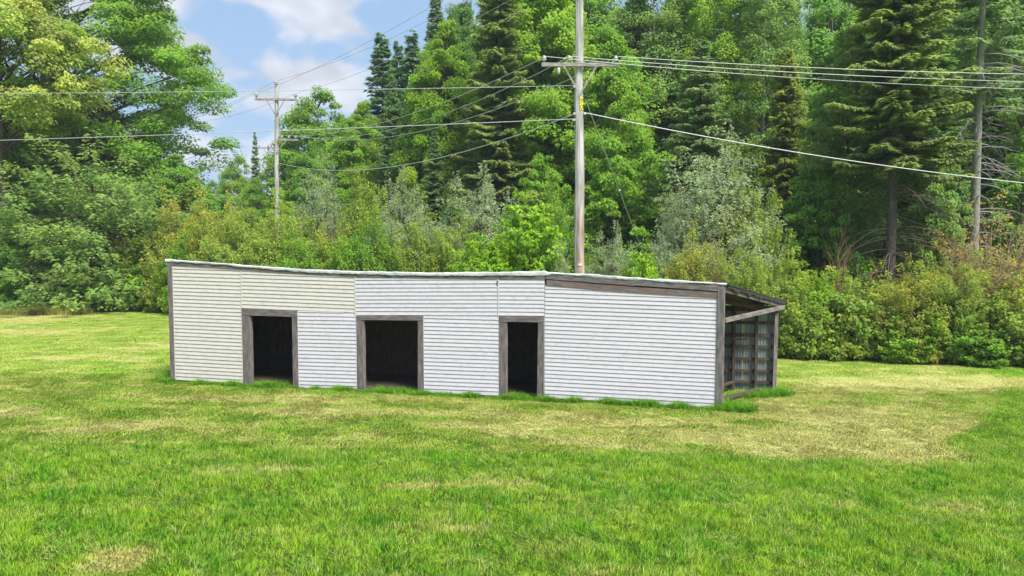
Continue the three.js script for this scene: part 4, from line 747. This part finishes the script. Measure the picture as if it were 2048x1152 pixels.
// ------------------------------------------------------------------ utility poles and wires
const poleTex = (() => { const a = createNoise2D(rng(61)); return canvasTex(256, 1024, (x, y) => {
  const t = clamp(0.55 + 0.25 * a(x * 0.09, y * 0.012) + 0.2 * a(x * 0.35, y * 0.03), 0, 1), low = sst(500, 250, y + 90 * a(x * 0.02, y * 0.02)), flake = sst(0.25, 0.5, a(x * 0.035, y * 0.018)) * sst(620, 380, y);
  let c = mix3([0.60, 0.58, 0.57], [0.80, 0.79, 0.78], t); c = mix3(c, [0.62, 0.50, 0.38], low * 0.75); return mix3(c, [0.70, 0.66, 0.62], flake * 0.6).map((v) => v * (a(x * 0.22 + 70, y * 0.005) > 0.62 ? 0.58 : 1) * (0.9 + 0.16 * a(x * 0.015 + 9, y * 0.01))); }); })();
const POLE = std([1.06, 1.05, 1.05], 0.9, { map: poleTex }), ARM = std([1, 1, 1], 0.9, { map: W_GREY, color: new THREE.Color().setRGB(2.1, 2.1, 2.1) }), STEEL = std([0.5, 0.5, 0.5], 0.5, { metalness: 0.6 }), PORCELAIN = std([0.42, 0.43, 0.44], 0.35), WIRE = std([0.52, 0.53, 0.53], 0.5, { metalness: 0.3 }), YELLOW = std([0.80, 0.55, 0.02], 0.5);
function shaft(h, r0, r1, parent) {
  const g = new THREE.CylinderGeometry(r1, r0, h + 1, 20, 24, false); g.translate(0, (h - 1) / 2, 0);
  const p = g.attributes.position; for (let i = 0; i < p.count; i++) { const y = p.getY(i), a = Math.atan2(p.getZ(i), p.getX(i)), k = 1 + 0.02 * n3(Math.cos(a), y * 0.4, Math.sin(a)); p.setX(i, p.getX(i) * k + 0.02 * n2(y * 0.2, 4)); p.setZ(i, p.getZ(i) * k); }
  g.computeVertexNormals(); return part('pole_shaft', g, POLE, parent);
}
function insulator(parent, x, y, z, s = 1) {
  const prof = [[0, 0], [0.015, 0], [0.015, 0.06], [0.05, 0.065], [0.055, 0.09], [0.03, 0.10], [0.055, 0.115], [0.055, 0.135], [0.03, 0.145], [0.045, 0.165], [0.03, 0.19], [0, 0.195]];
  const m = part('insulator', new THREE.LatheGeometry(prof.map(([a, b]) => new THREE.Vector2(a * s * 1.3, b * s * 1.15)), 14), PORCELAIN, parent); m.position.set(x, y, z); return m;
}
function arm(parent, len, y, z, brace) {
  const g = new RoundedBoxGeometry(len, 0.12, 0.095, 1, 0.012); grain(g, len, y); const m = part('crossarm', g, ARM, parent); m.position.set(0, y, z);
  for (const s of brace) beam(V(s * 0.52, y - 0.05, z + 0.055), V(s * 0.03, y - 0.86, z + 0.03), 0.012, 0.055, ARM, 'brace', parent);
}
const nearPole = thing('utility_pole', 'thick near utility pole with yellow 90 standing behind the shed', 'utility pole', [2.19, groundY(2.19, -22), -22], 0.03);
nearPole.rotation.z = 0.006;
shaft(14.1, 0.185, 0.112, nearPole); arm(nearPole, 2.43, 9.63, 0.20, [-1, 1]); arm(nearPole, 2.43, 13.3, 0.17, [-1, 1]);
for (const x of [-1.13, -0.34, 1.13]) insulator(nearPole, x, 9.69, 0.2, 1.0);
for (const x of [-1.13, 0, 1.13]) insulator(nearPole, x, 13.36, 0.17, 1.0);
{ const m = part('insulator', new THREE.SphereGeometry(0.075, 16, 10), std([0.8, 0.8, 0.8], 0.4), nearPole); m.position.set(0.0, 11.8, 0.15); m.scale.z = 0.5; }
{ const g = new THREE.LatheGeometry([[0, 0], [0.03, 0], [0.05, 0.06], [0.05, 0.16], [0.025, 0.2], [0, 0.21]].map(([a, b]) => new THREE.Vector2(a, b)), 12); const m = part('cutout', g, PORCELAIN, nearPole); m.position.set(-0.68, 9.33, 0.26); }
for (const [y, x] of [[8.13, -0.16], [7.94, -0.18], [8.14, 0.17], [8.98, -0.15]]) { const m = part('clamp', new RoundedBoxGeometry(0.10, 0.07, 0.10, 1, 0.012), STEEL, nearPole); m.position.set(x, y, 0.06); }
{ const pts = []; for (let i = 0; i <= 14; i++) { const y = 0.2 + i * 0.9, r = lerp(0.19, 0.12, y / 14.1); pts.push(V(-r * 0.75 + 0.01 * n2(y, 3), y, r * 0.72)); } part('ground_wire', new THREE.TubeGeometry(new THREE.CatmullRomCurve3(pts), 40, 0.009, 5), STEEL, nearPole); }
{ const m = part('bolt_plate', new RoundedBoxGeometry(0.10, 0.06, 0.02, 1, 0.005), std([0.7, 0.7, 0.68], 0.5), nearPole); m.position.set(0.0, 3.35, 0.175); }
const { FontLoader } = await import('three/addons/loaders/FontLoader.js'), { TextGeometry } = await import('three/addons/geometries/TextGeometry.js');
const font = await new FontLoader().loadAsync('fonts/droid/droid_sans_bold.typeface.json');
for (const [ch, y] of [['9', 8.47], ['0', 8.27]]) {
  const g = new TextGeometry(ch, { font, size: 0.15, depth: 0.008, curveSegments: 8 }); g.computeBoundingBox(); g.translate(-g.boundingBox.max.x / 2, 0, 0);
  const pl8 = part('number_plate', new RoundedBoxGeometry(0.115, 0.19, 0.006, 1, 0.003), std([0.85, 0.78, 0.03], 0.5), nearPole); pl8.position.set(0.055, y + 0.075, 0.137); pl8.rotation.y = 0.4;
  const m = part('number', g, std([0.25, 0.22, 0.03], 0.6), pl8); m.position.set(0, -0.075, 0.004);
}
const farPole = thing('utility_pole', 'slender distant utility pole standing in the bushes with two crossarms', 'utility pole', [-13.8, groundY(-13.8, -40), -40], 0.0);
farPole.rotation.z = -0.015;
shaft(13.0, 0.165, 0.10, farPole); arm(farPole, 2.4, 12.25, 0.14, [-1, 1]);
{ const g = new RoundedBoxGeometry(1.15, 0.11, 0.095, 1, 0.012); grain(g, 1, 3); const m = part('crossarm', g, ARM, farPole); m.position.set(0.70, 9.95, 0.14); beam(V(0.62, 9.9, 0.2), V(0.03, 9.2, 0.15), 0.012, 0.055, ARM, 'brace', farPole); }
for (const x of [-1.13, 0.0, 1.13]) insulator(farPole, x, x ? 12.31 : 13.0, 0.1, 1.5);
for (const x of [0.35, 0.75, 1.15]) insulator(farPole, x, 10.0, 0.14, 0.9);
const lastPole = thing('utility_pole', 'faint farthest utility pole top just left of the distant pole', 'utility pole', [-27.2, 0, -77], 0.0);
shaft(15.6, 0.16, 0.10, lastPole); arm(lastPole, 2.4, 15.2, 0.14, [-1, 1]); for (const x of [-1.0, 0, 1.0]) insulator(lastPole, x, 15.26, 0.14, 1.3);

function wire(name, label, a, b, sag, r = 0.010, group, mat = WIRE, category = 'wire') {
  const pts = []; for (let i = 0; i <= 24; i++) { const t = i / 24; pts.push(new THREE.Vector3(...a).lerp(new THREE.Vector3(...b), t).add(new THREE.Vector3(0, -4 * sag * t * (1 - t), 0))); }
  const m = new THREE.Mesh(new THREE.TubeGeometry(new THREE.CatmullRomCurve3(pts), 60, r * 0.92, 5), mat); m.name = numbered(name); m.castShadow = m.receiveShadow = true; scene.add(m); return tag(m, label, category, group);
}
const gN = groundY(2.19, -22), np = (x, y) => [2.19 + x, y + gN, -21.8], gF = groundY(-13.8, -40);
const fp = (x, y) => [-13.8 + x + y * 0.015, y + gF, -39.87];
wire('power_line', 'uppermost of the three wires running right from the near crossarm', np(1.13, 9.89), [45, 10.1, -20], 0.95, 0.011, 'wires to the right');
wire('power_line', 'middle of the three wires running right from the near crossarm', np(-0.34, 9.89), [45, 9.85, -20.5], 1.05, 0.011, 'wires to the right');
wire('power_line', 'lowest of the three wires running right from the near crossarm', np(-1.13, 9.89), [45, 9.6, -21], 1.15, 0.011, 'wires to the right');
wire('service_cable', 'thick cable falling to the right from the near pole', np(0.17, 8.13), [30, 4.9, -21], 0.72, 0.016, null, WIRE, 'cable');
wire('power_line', 'uppermost wire sagging from near crossarm to distant lower crossarm', np(-1.13, 9.89), fp(0.35, 10.2), 0.75, 0.010, 'wires to the distant pole');
wire('power_line', 'middle wire sagging from near crossarm to distant lower crossarm', np(-0.34, 9.89), fp(0.75, 10.2), 1.0, 0.010, 'wires to the distant pole');
wire('power_line', 'lowest wire sagging from near crossarm to distant lower crossarm', np(1.13, 9.89), fp(1.15, 10.2), 1.15, 0.010, 'wires to the distant pole');
wire('service_cable', 'lowest cable hanging between the near pole and the distant pole', np(-0.16, 8.13), fp(0.12, 8.62), 1.0, 0.014, null, WIRE, 'cable');
wire('service_cable', 'level upper wire running left from the near pole across the big maple', np(-0.15, 8.99), [-45, 10.6, -30], 0.2, 0.010, null, WIRE, 'cable');
wire('service_cable', 'level lower wire running left from the near pole across the big maple', np(-0.18, 7.95), [-45, 7.95, -30], 0.15, 0.012, null, WIRE, 'cable');
for (const [i, word] of [[-1, 'left'], [0, 'middle'], [1, 'right']]) {
  wire('power_line', `${word} thin wire climbing from the distant top crossarm to the upper edge`, fp(i * 1.13, i ? 12.6 : 13.3), np(i * 1.13, 13.58), 0.5 + 0.1 * i, 0.009, 'top wires');
  wire('power_line', `${word} thin wire leaving the distant top crossarm towards the left`, fp(i * 1.13, i ? 12.6 : 13.3), [-46 + i, 20.5, -82], 1.6, 0.009, 'top wires leaving left');
}
wire('service_cable', 'cable going on left from the distant pole into the trees', fp(-0.1, 8.6), [-27.2, 9.6, -76.8], 1.0, 0.013, null, WIRE, 'cable');
for (const i of [-1, 1]) wire('power_line', i < 0 ? 'faint wire from distant lower crossarm to farthest pole, left one' : 'faint wire from distant lower crossarm to farthest pole, right one', fp(0.75 + 0.35 * i, 10.2), [-27.2 + i, 15.5, -76.8], 0.9, 0.010);
{
  const a = V(2.33, 8.62 + gN, -22.0), b = V(7.75, -0.2, -33), guy = thing('guy_wire', 'slanting guy wire with yellow guard running down right of the near pole', 'guy wire', [b.x, b.y, b.z]);
  const loc = (t) => a.clone().lerp(b, t).sub(b), tube = (t0, t1, r, m, n) => part(n, new THREE.TubeGeometry(new THREE.LineCurve3(loc(t0), loc(t1)), 2, r, 7), m, guy);
  tube(0, 1, 0.014, STEEL, 'strand'); tube(0.735, 1, 0.045, YELLOW, 'guard'); { const m = part('insulator', new THREE.SphereGeometry(0.05, 10, 8), PORCELAIN, guy); m.position.copy(loc(0.3)); }
}

// ------------------------------------------------------------------ grass
function tuft(seed, blades, h, spread, w, lean) {
  const R = rng(seed), pos = [], nor = [], ix = [];
  for (let i = 0; i < blades; i++) {
    const a = R() * 6.28, r = spread * Math.sqrt(R()), bx = Math.cos(a) * r, bz = Math.sin(a) * r, t = R() * 6.28, l = lean * (0.3 + R()), hh = h * (0.5 + 0.7 * R()), fx = Math.cos(t) + 0.5, fz = Math.sin(t), s = R() * 6.28, wx = Math.cos(s) * w / 2, wz = Math.sin(s) * w / 2, o = pos.length / 3;
    const P = (k) => [bx + fx * l * hh * k * k, hh * (k - 0.25 * l * k * k), bz + fz * l * hh * k * k];
    const p0 = P(0), p1 = P(0.55), p2 = P(1);
    pos.push(p0[0] - wx, p0[1], p0[2] - wz, p0[0] + wx, p0[1], p0[2] + wz, p1[0] - wx * 0.8, p1[1], p1[2] - wz * 0.8, p1[0] + wx * 0.8, p1[1], p1[2] + wz * 0.8, p2[0], p2[1], p2[2]);
    for (let k = 0; k < 5; k++) { const nx = -Math.sin(s) * 0.6, nz = Math.cos(s) * 0.6, n = Math.hypot(nx, 0.8, nz); nor.push(nx / n, 0.8 / n, nz / n); }
    ix.push(o, o + 1, o + 2, o + 1, o + 3, o + 2, o + 2, o + 3, o + 4);
  }
  const g = new THREE.BufferGeometry(); g.setAttribute('position', new THREE.Float32BufferAttribute(pos, 3)); g.setAttribute('normal', new THREE.Float32BufferAttribute(nor, 3)); g.setIndex(ix); return g;
}
const GRASS = new THREE.MeshPhysicalMaterial({ color: 0xffffff, roughness: 1, transmission: 0.35, thickness: 0, side: THREE.DoubleSide, specularIntensity: 0.2 });
const shedIn = new THREE.Matrix4();
shed.updateMatrixWorld(true); shedIn.copy(shed.matrixWorld).invert();
const inShed = (x, z) => { const p = V(x, 0, z).applyMatrix4(shedIn); return p.x > -0.05 && p.x < 14.5 && p.z < 0.03 && p.z > -DEPTH - 0.1; };
function sow(name, label, geos, seed, spots) {               // spots: () => [x, z, size, r, g, b, lean] | null
  const R = rng(seed), lots = geos.map(() => []);
  spots(R, (x, z, s, sy, c, dir) => lots[Math.floor(R() * geos.length)].push([x, z, s, sy, c, dir ?? R() * 6.28]));
  const d = new THREE.Object3D(), col = new THREE.Color();
  geos.forEach((g, k) => {
    const m = new THREE.InstancedMesh(g, GRASS, lots[k].length); m.name = numbered(name); m.castShadow = m.receiveShadow = true;
    lots[k].forEach(([x, z, s, sy, c, dir], i) => { d.position.set(x, groundY(x, z) - 0.01, z); d.rotation.set(0, dir, 0); d.scale.set(s, sy, s); d.updateMatrix(); m.setMatrixAt(i, d.matrix); m.setColorAt(i, col.setRGB(...c)); });
    tag(m, label, 'grass', null, 'stuff'); scene.add(m);
  });
}
const jit = (c, R, k = 0.3) => { const v = 1 - k / 2 + k * R(), y = (R() - 0.5) * 0.2; return [c[0] * v * (1 + y), c[1] * v, c[2] * v * (1 - y)]; };
function lawnRing(d0, d1, perM2, fn) {
  return (R, put) => {
    const rows = Math.round((d1 - d0) / 0.5);
    for (let i = 0; i < rows; i++) {
      const a = d0 + (d1 - d0) * i / rows, b = d0 + (d1 - d0) * (i + 1) / rows, half = 0.79 * b + 0.5, n = Math.round(perM2 * (b - a) * half * 2);
      for (let k = 0; k < n; k++) {
        const z = -lerp(a, b, R()), x = (R() * 2 - 1) * half; if (inShed(x, z) || -z > edgeZ(x) + 0.6) continue;
        fn(R, put, x, z, lawn(x, z));
      }
    }
  };
}
const grassDir = (x, z, R) => n2(x * 0.5, z * 0.5) * 3 + (R() - 0.5) * 2.4;
const meadow = (R, put, x, z, L) => {
    const c = lawnColor(x, z, L), clumpy = n2(x * 1.7, z * 1.7) * 0.5 + n2(x * 0.6 + 9, z * 0.6) * 0.5, s = 0.8 + 0.5 * R();
  const dryBlade = R() < 0.10 + L.dry * 0.5, cc = dryBlade ? mix3(c, [0.54, 0.54, 0.20], 0.65) : c;
  const len = lerp(0.66, 1.0, L.long) * (1 - 0.3 * sst(0.4, 0.85, L.dry)) * (0.6 + 0.75 * clamp(0.45 + clumpy, 0, 1.5));
  put(x, z, s, s * len, jit(cc, R, 0.6), grassDir(x, z, R));
};
const longT = [tuft(1, 14, 0.105, 0.05, 0.0072, 0.8), tuft(2, 14, 0.12, 0.055, 0.007, 1.0), tuft(3, 13, 0.09, 0.05, 0.0075, 0.65)];
sow('lawn_grass', 'long green and straw grass of the near lawn', longT, 71, lawnRing(6.2, 12.2, 760, meadow));
sow('lawn_grass', 'short grass of the lawn in front of the shed', [tuft(4, 20, 0.075, 0.09, 0.009, 0.8), tuft(5, 20, 0.065, 0.09, 0.009, 0.7)], 72, lawnRing(12.2, 19.5, 480, meadow));
sow('lawn_grass', 'grass of the far lawn up to the thicket', [tuft(6, 22, 0.06, 0.2, 0.018, 0.8), tuft(7, 22, 0.055, 0.2, 0.018, 0.7)], 73, lawnRing(19.5, 47, 105, meadow));
// rank clumps the mower left standing
sow('grass_clumps', 'rank dark green clumps standing in the near lawn', [tuft(21, 16, 0.20, 0.09, 0.010, 0.8), tuft(22, 14, 0.17, 0.10, 0.011, 1.1)], 79, (R, put) => {
  for (let i = 0; i < 420; i++) { const d = 7 + 5.6 * R(), x = (R() * 2 - 1) * 0.8 * d, z = -d, L = lawn(x, z); if (L.dry > 0.4 || n2(x * 0.7 + 3, z * 0.7) < 0.05) continue; const m = 4 + Math.floor(R() * 10), r = 0.12 + 0.25 * R(); for (let k = 0; k < m; k++) { const s = 0.55 + 0.5 * R(); put(x + (R() - 0.5) * 2 * r, z + (R() - 0.5) * 2 * r, s, s, jit(mix3(DEEP, GREEN, R() * 0.5), R, 0.4)); } }
});
// uncut fringe along the foot of the shed
sow('fringe_grass', 'tall uncut grass along the foot of the shed', [tuft(8, 15, 0.30, 0.09, 0.012, 0.7), tuft(9, 13, 0.36, 0.10, 0.011, 0.9)], 74, (R, put) => {
  const q = V(0, 0, 0);
  const at = (u, w, s) => { q.set(u, 0, w).applyMatrix4(shed.matrixWorld); put(q.x, q.z, s, s * 0.85, jit(mix3(DEEP, GREEN, R() * 0.4), R, 0.5)); };
  for (let i = 0; i < 3400; i++) { const u = -0.6 + 15.3 * R(), h = 0.50 + 0.36 * clamp(n2(u * 1.3, 5) + 0.6 * n2(u * 4, 2), -0.7, 1) + (u > 10 ? 0.1 : 0); if (h > 0.2) at(u, 0.05 + 0.34 * R() * R() * R() + (u > 13 ? 0.15 * R() : 0), h * (0.6 + 0.5 * R())); }
  for (const [a, b] of [[2.3, 3.5], [5.5, 6.95], [9.3, 10.0]]) for (let i = 0; i < 120; i++) at(lerp(a, b, R()), 0.2 - 0.6 * R(), 0.3 + 0.4 * R());
  for (let i = 0; i < 130; i++) at(14.5 + 0.75 * R(), 0.30 - 0.55 * R(), 0.7 + 0.4 * R());
  for (let i = 0; i < 260; i++) { const t = R(); at(lerp(14.9, 16.5, t) + 0.25 * R(), lerp(-1.6, -2.35, t) + 0.35 * (R() - 0.5) + 0.2, (0.5 + 0.6 * R()) * (0.6 + 0.5 * t)); }
  for (let i = 0; i < 160; i++) at(-0.1 - 0.6 * R(), 0.1 - 2.4 * R(), 0.5 + 0.4 * R());
});
// weeds at the thicket's foot, and the pale meadow grass at far left
const weed = (() => { const R = rng(88), F = new Leafage(900); for (let s = 0; s < 7; s++) { const bx = (R() - 0.5) * 0.5, bz = (R() - 0.5) * 0.5, h = 0.6 + 0.5 * R(), lx = (R() - 0.5) * 0.3, lz = (R() - 0.5) * 0.3; for (let i = 0; i < 26; i++) { const t = R(), a = R() * 6.28; F.add(bx + lx * t, h * t, bz + lz * t, Math.cos(a), 0.5, Math.sin(a), Math.cos(a + 1) * 0.4, 1, Math.sin(a + 1) * 0.4, 0.13, 0.035, 1, 1, 1); } } const g = F.geo(); g.deleteAttribute('color'); return g; })();
sow('weeds', 'leafy weeds and goldenrod along the edge of the thicket', [weed], 75, (R, put) => {
  for (let i = 0; i < 5200; i++) { const x = -46 + 68 * R(), back = R() * R() * 4.5, z = -edgeZ(x) - back + 0.9 * n2(x * 0.5, 3) - 0.3; if (inShed(x, z)) continue; const tall = 0.7 + 0.7 * R() + 0.12 * back; put(x, z, tall, tall * (0.8 + 0.4 * R()), jit(R() < 0.2 ? [0.34, 0.31, 0.04] : R() < 0.4 ? [0.20, 0.28, 0.04] : [0.11, 0.25, 0.03], R, 0.5)); }
});
sow('meadow_grass', 'pale tall grass at the far left of the lawn', [tuft(10, 16, 0.42, 0.2, 0.016, 0.6)], 76, (R, put) => { for (let i = 0; i < 1500; i++) { const x = -33 + 9 * R(), z = -37.5 - 4.0 * R() * (1 - 0.35 * ((x + 33) / 9)); if (R() > 1 - 0.8 * sst(-28, -23.5, x)) continue; put(x, z, 0.9 + 0.4 * R(), 0.8 + 0.5 * R(), jit(mix3([0.40, 0.38, 0.10], [0.16, 0.22, 0.03], R() * 0.7), R, 0.4)); } });
// wisps of raked, dried cuttings
const wisp = tuft(12, 34, 0.10, 0.13, 0.009, 2.2);
sow('dry_cuttings', 'wisps of dried straw lying on the grass', [wisp], 77, (R, put) => {
  for (const [x, z] of [[-1.24, -12.16], [-1.14, -12.10], [-0.99, -12.04], [-2.21, -12.38], [-2.40, -12.41], [-1.85, -12.35], [0.14, -11.78], [0.24, -11.87], [0.47, -11.78], [-0.08, -11.96], [0.47, -9.81], [3.51, -11.38], [-4.47, -12.60], [-3.99, -12.83], [-0.21, -11.87], [0.99, -7.65], [1.13, -7.65], [-5.53, -10.28], [-4.73, -9.95], [-3.45, -9.95], [-9.51, -13.61], [4.88, -9.85], [4.17, -9.08]]) for (let i = 0; i < 7; i++) put(x + (R() - 0.5) * 0.35, z + (R() - 0.5) * 0.14, 0.5 + 0.5 * R(), 0.35 + 0.5 * R(), jit([0.55, 0.42, 0.19], R, 0.4));
});
renderer.render(scene, camera);
